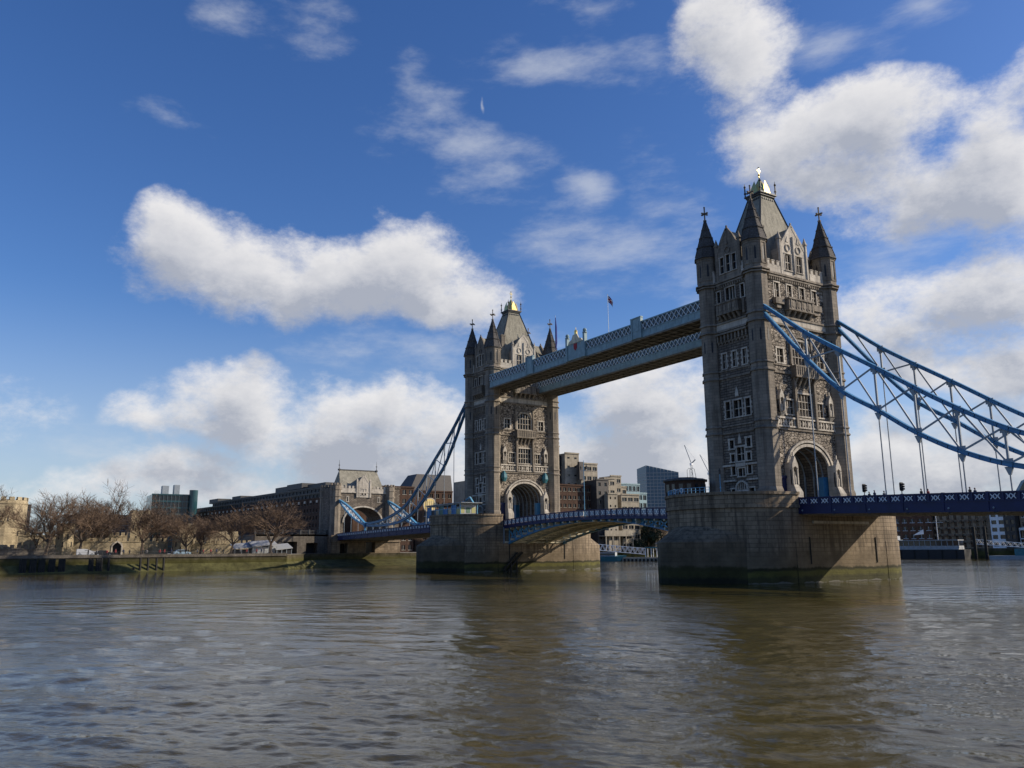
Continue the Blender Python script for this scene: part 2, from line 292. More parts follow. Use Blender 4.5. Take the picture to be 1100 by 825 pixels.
def tag(o,label=None,cat=None,group=None,kind=None):
    if label:o['label']=label
    if cat:o['category']=cat
    if group:o['group']=group
    if kind:o['kind']=kind
    return o
def thing(name,label,cat,loc=(0,0,0),rz=0,group=None):
    o=bpy.data.objects.new(name,None); COL.objects.link(o); o.location=loc; o.rotation_euler=(0,0,rz); o.empty_display_size=.5
    return tag(o,label,cat,group)
def kids(o): return [c for c in bpy.data.objects if c.parent==o]
def copy_tree(o,parent=None):
    c=o.copy(); COL.objects.link(c)
    if parent: c.parent=parent
    for k in kids(o): copy_tree(k,c)
    return c
def struct(name,mb,m): return tag(mb.build(name,m),kind='structure')
def window(parent,O,U,a,z,w,h,nx,nz,depth=.42,sur=.22,proud=.07,fm='trim',arch=False,gm='glass',quoin=False):
    O=Vector(O);U=Vector(U);Nn=U.cross(Vector((0,0,1)));Z=Vector((0,0,1)); b=MB(); O0=Vector((O.x,O.y,0))
    def strip(a0,a1,z0,z1,d0,d1):
        c=O0+U*((a0+a1)/2)+Z*((z0+z1)/2)+Nn*((d0+d1)/2); b.obox(c,U,Nn,Z,(a1-a0)/2,abs(d1-d0)/2,(z1-z0)/2)
    if sur:
        strip(a-sur,a+.02,z,z+h,-.05,proud); strip(a+w-.02,a+w+sur,z,z+h,-.05,proud)
        strip(a-sur-.05,a+w+sur+.05,z+h-.02,z+h+sur,-.05,proud+.05); strip(a-sur-.1,a+w+sur+.1,z-sur*.8,z+.02,-.05,proud+.1)
        if quoin:
            for i in range(int(h/.8)): 
                zz=z+.2+i*.8; strip(a-sur-.22,a-sur+.01,zz,zz+.35,-.05,proud-.02); strip(a+w+sur-.01,a+w+sur+.22,zz,zz+.35,-.05,proud-.02)
    mw=min(.11,w*.12)
    for i in range(1,nx): strip(a+w*i/nx-mw/2,a+w*i/nx+mw/2,z,z+h,-depth+.05,-.1)
    for j in range(1,nz): strip(a,a+w,z+h*j/nz-mw/2,z+h*j/nz+mw/2,-depth+.06,-.11)
    if arch:
        for sgn in (0,1):
            pts=[(0,0)]+[(w/2*(1-math.cos(t)),-w/2*.9*(1-math.sin(t))) for t in [math.pi/2*k/6 for k in range(7)]][::-1]
            pts=[(a+p if not sgn else a+w-p,z+h+q) for p,q in pts]
            if sgn: pts=pts[::-1]
            b.slabpoly(pts[::-1],O0-Nn*.25,U,Z,Nn,.22)
    fr=b.build('window',fm,parent)
    g=MB(); P=lambda p,q:tuple(O0+U*p+Z*q-Nn*depth); g.add([P(a-.02,z-.02),P(a+w+.02,z-.02),P(a+w+.02,z+h+.02),P(a-.02,z+h+.02)],[(0,1,2,3)])
    g.build('pane',gm,fr); return fr

# ================================================================== SETTING
# river: one sheet, fine near the camera, with real waves
def axis(lo,hi,c0,c1,step):
    a=list(np.arange(c0,c1,step)); d=step; x=a[-1]
    while x<hi: d*=1.02; x+=d; a.append(x)
    d=step; x=a[0]; L=[]
    while x>lo: d*=1.02; x-=d; L.append(x)
    return np.array(L[::-1]+a)
gx=axis(-6000,6000,60,90,.09); gy=axis(-6000,6000,-106,-70,.09)
X,Y=np.meshgrid(gx.astype('f'),gy.astype('f'),indexing='ij'); Z=np.zeros_like(X); rng=np.random.default_rng(3)
DX=np.gradient(gx)[:,None]*np.ones_like(X); DY=np.gradient(gy)[None,:]*np.ones_like(X); ST=np.maximum(DX,DY)
for i in range(110):
    lam=float(np.exp(rng.uniform(math.log(.3),math.log(5)))); th=R(135)+rng.normal(0,.6); k=2*math.pi/lam
    amp=.0033*lam**.8*rng.uniform(.5,1.2); fade=np.clip((lam/ST-2.5)/3,0,1)
    env=.55+.45*np.sin((X*math.cos(th*1.7+i)+Y*math.sin(th*1.7+i))*k*.13+i)
    ph=k*(X*math.cos(th)+Y*math.sin(th))+rng.uniform(0,6.28)+.8*np.sin((X*.6-Y*.5)*k*.21+i*2)
    Z+=amp*env*fade*(np.exp(1.1*np.sin(ph))-1.3)
nx_,ny_=X.shape
me=bpy.data.meshes.new('river'); vv=np.stack([X,Y,Z],-1).reshape(-1,3)
idx=np.arange(nx_*ny_).reshape(nx_,ny_); q=np.stack([idx[:-1,:-1],idx[1:,:-1],idx[1:,1:],idx[:-1,1:]],-1).reshape(-1,4)
me.vertices.add(len(vv)); me.vertices.foreach_set('co',vv.astype('f').ravel()); me.loops.add(q.size); me.loops.foreach_set('vertex_index',q.ravel().astype('i'))
me.polygons.add(len(q)); me.polygons.foreach_set('loop_start',np.arange(0,q.size,4,dtype='i')); me.polygons.foreach_set('use_smooth',[True]*len(q)); me.update(); me.validate()
wm=mat('river_water',(.062,.046,.020),.025); t=wm.node_tree; b=t.nodes['Principled BSDF']; b.inputs['IOR'].default_value=1.45
tc=N(t,'ShaderNodeTexCoord')
def wn(scale,mapsc,det,rough=.5,dist=0):
    mp=N(t,'ShaderNodeMapping',vector_type='TEXTURE'); mp.inputs['Scale'].default_value=mapsc; mp.inputs['Rotation'].default_value=(0,0,R(130)); lk(t,tc.outputs['Object'],mp.inputs[0])
    n=N(t,'ShaderNodeTexNoise'); n.inputs['Scale'].default_value=scale; n.inputs['Detail'].default_value=det; n.inputs['Roughness'].default_value=rough; n.inputs['Distortion'].default_value=dist; lk(t,mp.outputs[0],n.inputs['Vector']); return n.outputs['Fac']
fine=wn(7,(1,1.4,1),5,.6,.1); mid=wn(1.3,(1,1.9,1),5,.6,.2); big=wn(.035,(1,2,1),4); gust=sstep(t,big,.4,.62,.35,1.2)
swell=wn(.4,(1,2.2,1),3,.5,.2); b0=N(t,'ShaderNodeBump'); b0.inputs['Distance'].default_value=.8; b0.inputs['Strength'].default_value=.3; lk(t,swell,b0.inputs['Height'])
b1=N(t,'ShaderNodeBump'); lk(t,b0.outputs[0],b1.inputs['Normal']); b1.inputs['Distance'].default_value=.34; lk(t,mid,b1.inputs['Height']); lk(t,val(t,'MULTIPLY',gust,.26),b1.inputs['Strength'])
b2=N(t,'ShaderNodeBump'); b2.inputs['Distance'].default_value=.05; lk(t,fine,b2.inputs['Height']); lk(t,val(t,'MULTIPLY',gust,.55),b2.inputs['Strength']); lk(t,b1.outputs[0],b2.inputs['Normal']); lk(t,b2.outputs[0],b.inputs['Normal'])
mc=N(t,'ShaderNodeMix',data_type='RGBA'); lk(t,sstep(t,big,.35,.65),mc.inputs['Factor']); mc.inputs['A'].default_value=(.060,.045,.007,1); mc.inputs['B'].default_value=(.068,.053,.011,1); lk(t,mc.outputs['Result'],b.inputs['Base Color'])
me.materials.append(wm); rv=bpy.data.objects.new('river',me); COL.objects.link(rv); tag(rv,kind='structure')
g=MB(); g.add([(-6500,-6500,-5),(6500,-6500,-5),(6500,6500,-5),(-6500,6500,-5)],[(0,1,2,3)]); struct('river_bed',g,'timber')
pave=painted('paving',(.27,.24,.19),.9,.25,scale=.4)
# north bank land, a vertical algae-covered quay wall with a paved top
bank=[(-140,-6000),(-140,-38),(-150,-30),(-177,-24),(-177,24),(-186,60),(-186,120),(-178,170),(-142,236),(-60,244),(60,262),(900,700),(900,6000),(-6000,6000),(-6000,-6000)]
g=MB(); g.prism(bank,-4,3.9); o=struct('north_bank',g,['quay']); 
g=MB(); g.add([(x,y,3.904) for x,y in bank],[tuple(range(len(bank)))]); struct('wharf_pavement',g,pave)
g=MB(); g.box(-140.5,-139.75,-700,-38,3.5,4.25); struct('quay_kerb',g,'grey_wall')
# sloping muddy foreshore at low water
mud=stone('foreshore_mud',(.10,.095,.035),(.075,.07,.028),(.08,.07,.03),2,1,ms=.02,bump=.8,stain=.3,blotch=1.0)
g=MB(); 
ys=[-700,-250,-110,-80,-60,-44,-38,-30,-18,-6,8,16,30,60]; x0s=[-139.9]*7+[-149,-170,-174,-174,-176.9,-176.9,-186]; x1s=[-136.6,-136.6,-136.8,-136.4,-136.9,-136.4,-138,-146,-152,-149,-151,-160,-168,-180]
vs=[];fs=[]
for i,y in enumerate(ys): vs+=[(x0s[i],y,1.9 if i<7 else 2.0),(x1s[i],y,-.6)]
for i in range(len(ys)-1): fs.append((2*i,2*i+1,2*i+3,2*i+2))
g.add(vs,fs); struct('foreshore',g,mud)
sb=[(96,-6000),(96,-108),(97,-60),(97,6000),(6000,6000),(6000,-6000)]
g=MB(); g.prism(sb,-4,3.6); struct('south_bank',g,'quay')

# ================================================================== PIERS
def pier_arc(yc,r,n=48): return [(r*math.cos(math.pi*k/n),yc+r*math.sin(math.pi*k/n)) for k in range(n+1)]
def stadium(r,yc): 
    a=pier_arc(yc,r); return a+[(-x,-y) for x,y in a]
def cutwater(sg,r,yc,L,zo,zi):
    # gothic-pointed nose below, its cap rising to the round pier end
    b=MB(); n=12; out=[];inn=[]
    for k in range(n+1):
        s=-1+2*k/n; x=r*s; yo=yc+(L-yc)*(1-abs(s)**2.2); 
        yi=yc+math.sqrt(max(0,r*r-x*x))*.97; out.append((x*1.005,sg*yo)); inn.append((x*.985,sg*min(yi,yo-.02)))
    vs=[(x,y,-3.5) for x,y in out]+[(x,y,zo) for x,y in out]
    for k,(x,y) in enumerate(inn): s=-1+2*k/n; vs.append((x,y,zo+(zi-zo)*math.cos(s*math.pi/2)**.8))
    m_=n+1; fs=[]
    for k in range(n):
        a=(k,k+1,m_+k+1,m_+k); c=(m_+k,m_+k+1,2*m_+k+1,2*m_+k)
        fs+=[a,c] if sg<0 else [a[::-1],c[::-1]]
    b.add(vs,fs); return b
def make_pier(label,x):
    t=thing('bascule_pier',label,'bridge pier',(x,0,0))
    g=MB(); g.prism(stadium(10.65,10.5),-3.5,11.3); g.build('pier_body','pier',t)
    for sg in (-1,1): cutwater(sg,10.65,10.5,25.3,5.8,8.4).build('cutwater','pier_dark' if sg<0 else 'pier',t)
    # parapet round the top: string course, wall, coping (open where the road passes)
    def ring(r0,r1,z0,z1,sg):
        if 1:
            A=[(x_,sg*y_) for x_,y_ in pier_arc(10.5,r1)]; B=[(x_,sg*y_) for x_,y_ in pier_arc(10.5,r0)]
            A=[(r1,sg*9.3)]+A+[(-r1,sg*9.3)]; B=[(r0,sg*9.3)]+B+[(-r0,sg*9.3)]
            n=len(A)
            for k in range(n-1):
                g.add([(*A[k],z0),(*A[k+1],z0),(*B[k+1],z0),(*B[k],z0),(*A[k],z1),(*A[k+1],z1),(*B[k+1],z1),(*B[k],z1)],
                  [(0,1,5,4),(4,5,6,7),(3,2,1,0),(2,3,7,6)]+([(0,4,7,3)] if k==0 else [])+([(1,2,6,5)] if k==n-2 else []))
    for sg in (-1,1): g=MB(); ring(10.2,10.92,10.55,11.0,sg); ring(10.25,10.75,11.0,12.45,sg); ring(10.15,10.95,12.45,12.85,sg); g.build('parapet','pier',t)
    g=MB(); g.box(-10.6,10.6,-6.5,6.5,11.302,11.34); g.build('roadway','road',t)
    # dark strips standing in for shaded slots, drain holes and mooring bolts
    for sg in (-1,1):
        for yy in (-7.5,7.9):
            g=MB(); xx=sg*10.65
            g.bar((xx+sg*.03,yy,2.6),(xx+sg*.03,yy,6.4),.1,.2)
            g.build('slot_shade','timber',t)
    g=MB()
    for sg in (-1,1):
        for a in (-2.55,-2.0,-1.7,-1.35,-.8):
            cx,cy=10.66*math.cos(a),-10.5+10.66*math.sin(a); d=Vector((math.cos(a),math.sin(a),0))
            g.obox((cx,sg*cy if sg<0 else -cy,10.2),d if sg>0 else Vector((d.x,d.y,0)),Vector((-d.y,d.x,0)),(0,0,1),.05,.3,.28)
    g.build('drain_hole','dark',t)
    g=MB()
    for sg in (-1,1): g.box(sg*10.66-.12,sg*10.66+.18,-6.6,6.4,8.35,8.75)
    g.build('stone_ledge','trim',t)
    return t
# algae-stained timber stairs beside the north pier are modelled with the pier
make_pier('massive granite bridge pier under the nearer tower, rising from the brown river',0)
pn=make_pier('granite bridge pier under the farther tower, its sunlit east end by the raised girders',-82.3)
g=MB()
for k in range(2): g.bar((10.95,-9.5+k*1.3,.1),(10.95,-5.5+k*1.3,4.2),.35,.3)
for k in range(3): g.bar((11,-9+k*1.6,-.5),(11,-9+k*1.6,1.2+k*.9),.3)
g.build('timber_fender','timber',pn)

# ================================================================== TOWERS
TZ=11.3; WX,WY=5.7,9.0; TX,TY=5.12,8.58; TR=1.80
def arch_z(y,hw,zs,rise): 
    s=min(1,abs(y)/hw); return zs+rise*math.sqrt(max(0,1-s*s))
def make_tower(label,x):
    t=thing('bridge_tower',label,'bridge tower',(x,0,0))
    Zv=Vector((0,0,1))
    # --- long-axis faces (west and east): U along x
    WH=[]  # holes (a,z,w,h,nx,nz,sur)
    c=WX   # a=0 at -WX
    def add(l,cx,z,w,h,nx,nz,sur=.22,arch=False,q=False): l.append((cx-w/2,z,w,h,nx,nz,sur,arch,q))
    add(WH,c-1.75,13.05,.95,1.0,1,1); add(WH,c+1.95,13.05,.95,1.0,1,1)
    for cx in (-1.55,1.75): add(WH,c+cx,16.25,.75,1.35,1,1); add(WH,c+cx,18.35,.75,1.2,1,1); add(WH,c+cx+(.1 if cx>0 else -.1),20.45,.85,1.35,1,1,.28)
    add(WH,c+.1,15.95,1.35,1.25,2,1,.2); add(WH,c+.1,18.35,1.5,2.2,2,2,.25)
    for cx,w,n in ((-2.0,.95,1),(.1,1.7,2),(2.2,.95,1)): add(WH,c+cx,25.4,w,2.7,n,2,.22,False,True)
    for cx in (-2.1,0.05,2.2): add(WH,c+cx,33.6,.85,2.5,2,2,.2,False,True)
    add(WH,c-2.55,44.6,.7,2.2,1,1,.18); add(WH,c+2.6,44.6,.7,2.2,1,1,.18); add(WH,c,44.5,2.0,2.5,3,1,.2)
    WH.append((c-.85,TZ,1.9,2.2,1,1,.0,False,False))
    SH=[]; d=WY
    for cy in (-3.6,3.6): add(SH,d+cy,25.4,1.7,2.3,3,2,.22)
    add(SH,d,25.3,3.6,3.6,5,3,.25)
    for cy in (-4.9,4.9): add(SH,d+cy,33.6,1.5,2.3,2,2,.25,False,True)
    add(SH,d,33.6,3.9,4.0,5,3,.3,True)
    for cy in (-4.6,-1.55,1.55,4.6): add(SH,d+cy,44.4,1.15,2.5,2,2,.2)
    sides=[(Vector((-WX,-WY,0)),Vector((1,0,0)),2*WX,WH,'W'),(Vector((WX,WY,0)),Vector((-1,0,0)),2*WX,WH,'E'),
           (Vector((WX,-WY,0)),Vector((0,1,0)),2*WY,SH,'S'),(Vector((-WX,WY,0)),Vector((0,-1,0)),2*WY,SH,'N')]
    AH,AS,AR=5.0,16.2,4.5         # arch half width, springing, rise
    for O,U,Wd,H,nm in sides:
        Nn=U.cross(Zv)
        g=MB()
        hol=[(h[0],h[1],h[2],h[3]) for h in H]
        if nm in 'WE': g.wall(O,U,Wd,TZ,49.0,hol,.45)
        else:
            g.wall(O,U,Wd,21.6,49.0,hol,.45)
            n=20; P=lambda a,z,dd=0:tuple(O+U*a+Zv*z-Nn*dd)
            g.add([P(0,TZ),P(WY-AH,TZ),P(WY-AH,21.6),P(0,21.6)],[(0,1,2,3)]); g.add([P(WY+AH,TZ),P(2*WY,TZ),P(2*WY,21.6),P(WY+AH,21.6)],[(0,1,2,3)])
            for k in range(n):
                a0=-AH+2*AH*k/n; a1=-AH+2*AH*(k+1)/n
                g.add([P(WY+a0,arch_z(a0,AH,AS,AR)),P(WY+a1,arch_z(a1,AH,AS,AR)),P(WY+a1,21.6),P(WY+a0,21.6)],[(0,1,2,3)])
        g.build('wall','granite' if nm in 'WE' else 'rubble',t)
        for h in H:
            if h[6]: window(t,O,U,h[0],h[1],h[2],h[3],h[4],h[5],depth=.44,sur=h[6],arch=h[7],quoin=h[8])
        if nm in 'WE':   # pointed doorway and the tracery ledges of the lower windows
            g=MB(); pts=[(-1.25,0),(-1.25,2.0)]+[(-1.25*math.cos(q),2.0+1.45*math.sin(q)**.8) for q in [R(20),R(45),R(70),R(90),R(110),R(135),R(160)]]+[(1.25,2.0),(1.25,0)]
            for k in range(len(pts)-1):
                p0,p1=pts[k],pts[k+1]; A=O+U*(WX+.1+p0[0])+Zv*(TZ+p0[1]+.4)+Nn*.12; B=O+U*(WX+.1+p1[0])+Zv*(TZ+p1[1]+.4)+Nn*.12; g.bar(A,B,.3,.34,up=Nn)
            g.obox(O+U*(WX+.1)+Zv*(TZ+2.35)+Nn*.08,U,Nn,Zv,1.2,.12,.2)
            for k in range(5): g.obox(O+U*(WX+.1-.8+.4*k)+Zv*(TZ+3.0)+Nn*.04,U,Nn,Zv,.06,.05,.55)
            g.build('door_surround','trim',t); g=MB()
            for zz in (15.35,17.75): 
                g.obox(O+U*(WX-2.3)+Zv*zz+Nn*.16,U,Nn,Zv,1.25,.2,.14); g.obox(O+U*(WX+2.5)+Zv*zz+Nn*.16,U,Nn,Zv,1.25,.2,.14)
            g.obox(O+U*(WX+.1)+Zv*17.75+Nn*.14,U,Nn,Zv,1.0,.16,.3)
            for zz,sc in ((21.4,1),(29.0,1.0)): g.slabpoly([(WX+.1-.35*sc,zz-.3),(WX+.1+.35*sc,zz-.3),(WX+.1+.3,zz+.4),(WX+.1,zz+1.3),(WX+.1-.3,zz+.4)],O+Nn*.0,U,Zv,Nn,.14)
            g.build('ledges_and_carving','trim',t)
            g=MB(); g.obox(O+U*(WX+.1)+Zv*(TZ+1.1)-Nn*.3,U,Nn,Zv,1.0,.06,1.15); g.build('door','cabin_dark',t)
            g=MB()    # corbel table under the band
            for k in range(9): 
                a=WX-3.0+k*.76; g.obox(O+U*a+Zv*38.7+Nn*.22,U,Nn,Zv,.14,.24,.55); g.obox(O+U*a+Zv*37.95+Nn*.1,U,Nn,Zv,.12,.12,.25)
            g.obox(O+U*(WX+.02)+Zv*39.35+Nn*.3,U,Nn,Zv,3.3,.34,.16); g.obox(O+U*(WX+.02)+Zv*38.05+Nn*.1,U,Nn,Zv,3.3,.1,.1); g.build('corbel_table','ashlar',t)
        else:
            g=MB(); n=24     # moulded archivolt, three orders
            for (rr,th,pr) in ((1.0,.45,.22),(1.12,.35,.34)):
                prev=None
                for k in range(n+1):
                    q=math.pi*k/n; a=-AH*rr*math.cos(q); z=AS+AR*(rr if rr<1.1 else 1.13)*math.sin(q)**.95
                    P_=O+U*(WY+a)+Zv*z+Nn*(pr/2)
                    if prev is not None: g.bar(prev,P_,pr+.1,th,up=Nn.cross((P_-prev).normalized()) )
                    prev=P_
            for sg in (-1,1): g.obox(O+U*(WY+sg*5.25)+Zv*((TZ+AS)/2)+Nn*.1,U,Nn,Zv,.3,.28,(AS-TZ)/2)
            g.build('archivolt','trim',t)
            g=MB()    # tracery band over the arch
            for k in range(22):
                a=2.3+k*(2*WY-4.6)/21; g.obox(O+U*a+Zv*24.05+Nn*.1,U,Nn,Zv,.09,.14,.62)
            g.obox(O+U*WY+Zv*24.75+Nn*.16,U,Nn,Zv,6.9,.2,.13); g.obox(O+U*WY+Zv*23.4+Nn*.14,U,Nn,Zv,6.9,.18,.12)
            for k in range(10):
                a=2.6+k*(2*WY-5.2)/9; g.slabpoly([(a-.32,24.1),(a,23.75),(a+.32,24.1),(a,24.5)],O,U,Zv,Nn,.2)
            g.build('tracery_band','trim',t)
            O0_=O.copy()
            for sg in (-1,1):    # canopied niches beside the big window, and the portal niches by the road
                for (ay,zb,s) in ((5.9,26.2,1.0),(5.15,TZ,1.25)):
                    cy=WY+sg*ay; g=MB(); O=O0_ if zb>20 else O0_+Nn*.9

                    if zb>20: g.add([tuple(O+U*(cy+a_)+Zv*(zb-1.2+z_)+Nn*n_) for a_,z_,n_ in ((-.1,-.4,.1),(.1,-.4,.1),(.55,.5,.7),(-.55,.5,.7),(-.55,.5,0),(.55,.5,0))],[(0,1,2,3),(0,3,4),(1,5,2),(3,2,5,4)])
                    else: g.obox(O+U*cy+Zv*(zb+.9)+Nn*.55,U,Nn,Zv,.75,.6,.95); g.add([tuple(O+U*(cy+a_)+Zv*(zb+z_)+Nn*n_) for a_,z_,n_ in ((-.75,1.85,1.15),(.75,1.85,1.15),(.55,3.0,.55),(-.55,3.0,.55),(-.75,1.85,0),(.75,1.85,0),(.55,3,0),(-.55,3,0))],[(0,1,2,3),(0,3,7,4),(1,5,6,2)])
                    z1=zb-.5 if zb>20 else zb+3.0
                    for e in (-1,1): g.obox(O+U*(cy+e*.42*s)+Zv*(z1+1.0*s)+Nn*.5,U,Nn,Zv,.1*s,.12,1.0*s)
                    g.obox(O+U*cy+Zv*(z1+1.0)+Nn*.03,U,Nn,Zv,.42*s,.05,1.1*s,1)
                    g.tube([O+U*cy+Nn*.32+Zv*z1,O+U*cy+Nn*.32+Zv*(z1+.9*s),O+U*cy+Nn*.32+Zv*(z1+1.25*s),O+U*cy+Nn*.32+Zv*(z1+1.5*s)],[.24,.26,.1,.14],n=7)
                    g.slabpoly([(cy-.58*s,z1+1.8*s),(cy,z1+2.25*s),(cy+.58*s,z1+1.8*s),(cy+.5*s,z1+2.5*s),(cy,z1+3.5*s),(cy-.5*s,z1+2.5*s)],O,U,Zv,Nn,.62)
                    g.obox(O+U*cy+Zv*(z1+3.7*s)+Nn*.31,U,Nn,Zv,.1,.1,.35)
                    if zb<20: g.obox(O+U*cy+Zv*(zb+3.2)-Nn*.5,U,Nn,Zv,.55,.55,3.2)
                    g.build('niche',['trim','dark'],t); O=O0_
            g=MB()    # oriel balcony below the arched window
            g.obox(O+U*WY+Zv*31.55+Nn*.55,U,Nn,Zv,2.75,.6,.16); g.obox(O+U*WY+Zv*33.2+Nn*.55,U,Nn,Zv,2.75,.6,.14)
            g.obox(O+U*WY+Zv*32.4+Nn*1.02,U,Nn,Zv,2.6,.06,.75)
            for k in range(11): g.obox(O+U*(WY-2.6+.52*k)+Zv*32.4+Nn*1.1,U,Nn,Zv,.09,.07,.8)
            for e in (-1,1): g.obox(O+U*(WY+e*2.6)+Zv*32.4+Nn*.5,U,Nn,Zv,.08,.55,.75)
            for k in range(5):
                a=WY-2.2+k*1.1; g.add([tuple(O+U*(a+s_)+Zv*z_+Nn*n_) for s_ in(-.16,.16) for z_,n_ in ((29.7,0),(30.2,.3),(31.4,1.0),(31.4,0))],[(0,1,2,3),(7,6,5,4),(0,4,5,1),(1,5,6,2),(2,6,7,3)])
            g.build('balcony','ashlar',t)
            g=MB()    # buttress shafts dividing the bays
            for e in (-1,1):
                g.obox(O+U*(WY+e*2.35)+Zv*27.2+Nn*.22,U,Nn,Zv,.22,.3,3.8); g.obox(O+U*(WY+e*2.55)+Zv*36+Nn*.14,U,Nn,Zv,.2,.2,2.4)
                g.ngon((O+U*(WY+e*2.35)+Nn*.3).x,(O+U*(WY+e*2.35)+Nn*.3).y,.3,31,32.2,6,r1=.02)
            # label mould over the arched window with a finial
            prev=None
            for k in range(13):
                q=math.pi*k/12; P_=O+U*(WY-2.2*math.cos(q))+Zv*(36.2+2.1*math.sin(q))+Nn*.12
                if prev is not None: g.bar(prev,P_,.26,.2,up=Nn)
                prev=P_
            g.build('buttress','ashlar',t)
            # blue steel gates and screens on the footways under the arch
            g=MB()
            for e in (-1,1):
                g=MB(); g.obox(O+U*(WY+e*4.35)+Zv*13.6-Nn*.9,U,Nn,Zv,.62,.5,2.3)
                for k in range(4): g.obox(O+U*(WY+e*4.35-.45+.3*k)+Zv*13.6-Nn*.38,U,Nn,Zv,.04,.04,2.2)
                g.build('gate_screen','blue',t); g=MB(); g.obox(O+U*(WY+e*6.35)+Zv*13.3+Nn*.1,U,Nn,Zv,.55,.12,2.0); g.obox(O+U*(WY+e*6.35)+Zv*15.5+Nn*.12,U,Nn,Zv,.7,.2,.22); g.build('footway_gate','navy',t)
        # high balcony with shields and corbels
        hw=2.3 if nm in 'WE' else 3.0; Cc=WX if nm in 'WE' else WY
        g=MB(); g.obox(O+U*Cc+Zv*43.35+Nn*.5,U,Nn,Zv,hw,.55,.85); g.obox(O+U*Cc+Zv*44.3+Nn*.55,U,Nn,Zv,hw+.15,.68,.13); g.obox(O+U*Cc+Zv*42.5+Nn*.5,U,Nn,Zv,hw+.1,.6,.12)
        for k in range(5):
            a=Cc-hw+.4+k*(2*hw-.8)/4; g.obox(O+U*a+Zv*43.4+Nn*1.08,U,Nn,Zv,.1,.08,.8); 
            g.add([tuple(O+U*(a+s_)+Zv*z_+Nn*n_) for s_ in(-.2,.2) for z_,n_ in ((41.3,0),(41.7,.45),(42.4,1.0),(42.4,0))],[(0,1,2,3),(7,6,5,4),(0,4,5,1),(1,5,6,2),(2,6,7,3)])
            if k<4: g.slabpoly([(a+.25,43.0),(a+(2*hw-.8)/8,42.8),(a+(2*hw-.8)/4-.25,43.0),(a+(2*hw-.8)/4-.25,43.8),(a+.25,43.8)],O+Nn*1.05,U,Zv,Nn,.07)
        if nm in 'SN':
            for e in (-1,1): g.obox(O+U*(Cc+e*4.6)+Zv*43.7+Nn*.3,U,Nn,Zv,1.0,.34,.5); g.obox(O+U*(Cc+e*4.6)+Zv*42.9+Nn*.18,U,Nn,Zv,.55,.2,.35)
        else:
            for e in (-1,1): g.obox(O+U*(Cc+e*2.75)+Zv*43.2+Nn*.12,U,Nn,Zv,.22,.18,1.3)
        g.build('high_balcony','ashlar',t)
        # gabled dormer rising through the parapet
        gw,ga=(2.35,57.0) if nm in 'WE' else (3.1,57.3); dep=2.6 if nm in 'WE' else 3.2
        g=MB(); base=O+U*Cc+Nn*.12
        gh=[(gw-1.75,49.6,.85,2.8),(gw-.43,49.6,.85,3.0),(gw+.9,49.6,.85,2.8)] if nm in 'WE' else [(gw-2.1,49.4,1.45,2.9),(gw+.65,49.4,1.45,2.9)]
        g.wall(base-U*gw,U,2*gw,47.6,53.2,gh,.35)
        Q=lambda a,z,n_:tuple(base+U*a+Zv*z-Nn*n_)
        g.add([Q(-gw,53.2,0),Q(gw,53.2,0),Q(gw*.42,55.7,0),Q(0,ga,0),Q(-gw*.42,55.7,0)],[(0,1,2,3,4)])
        g.add([Q(-gw,47.6,0),Q(-gw,53.2,0),Q(-gw,53.2,dep),Q(-gw,47.6,dep)],[(3,2,1,0)][:1]); g.add([Q(gw,47.6,0),Q(gw,53.2,0),Q(gw,53.2,dep),Q(gw,47.6,dep)],[(0,3,2,1)][::1])
        for e in (-1,1):   # raking coping, pinnacles
            g.bar(Q(e*gw,53.3,.1),Q(e*gw*.42,55.8,.1),.5,.3,up=Nn); g.bar(Q(e*gw*.42,55.8,.1),Q(0,ga+.15,.1),.5,.3,up=Nn)
            pc=base+U*(e*(gw+.12))-Nn*.1; g.ngon(pc.x,pc.y,.34,47.5,54.6,6); g.ngon(pc.x,pc.y,.46,54.6,54.85,6); g.ngon(pc.x,pc.y,.38,54.85,56.0,6,r1=.03)
        if nm in 'SN': pc=base+Nn*.08; g.ngon(pc.x,pc.y,.2,49,55.5,6)
        g.ngon((base-Nn*.1).x,(base-Nn*.1).y,.16,ga,ga+.7,6); 
        # tracery: rings of raised stone over the lights
        for cx in ((-gw*.42,gw*.42) if nm in 'SN' else (0,)):
            prev=None
            for k in range(13):
                q=2*math.pi*k/12; P_=Vector(Q(cx+.55*math.cos(q),53.35+.6*math.sin(q),-.08))
                if prev is not None: g.bar(prev,P_,.14,.16,up=Nn)
                prev=P_
            g.slabpoly([(cx-.3,55.0-.6),(cx+.3,55.0-.6),(cx,55.4)],base,U,Zv,Nn,.1)
        gb=g.build('gable','trim' if nm in 'SN' else 'ashlar',t)
        for h in gh: window(gb,base-U*gw,U,h[0],h[1],h[2],h[3],2 if nm in 'SN' else 1,2,depth=.33,sur=.12,arch=nm in 'SN').name='gable_window'
        g=MB(); d1=5.0 if nm in 'SN' else 7.0
        g.add([Q(-gw,53.15,.2),Q(gw,53.15,.2),Q(0,ga-.1,.2),Q(-gw,53.15,d1),Q(gw,53.15,d1),Q(0,ga-.1,d1)],[(0,3,5,2),(1,2,5,4),(3,4,5)]); g.build('dormer_roof','slate',t)
        # battlements
        L0=TR+.1; L1=Cc-gw-.5
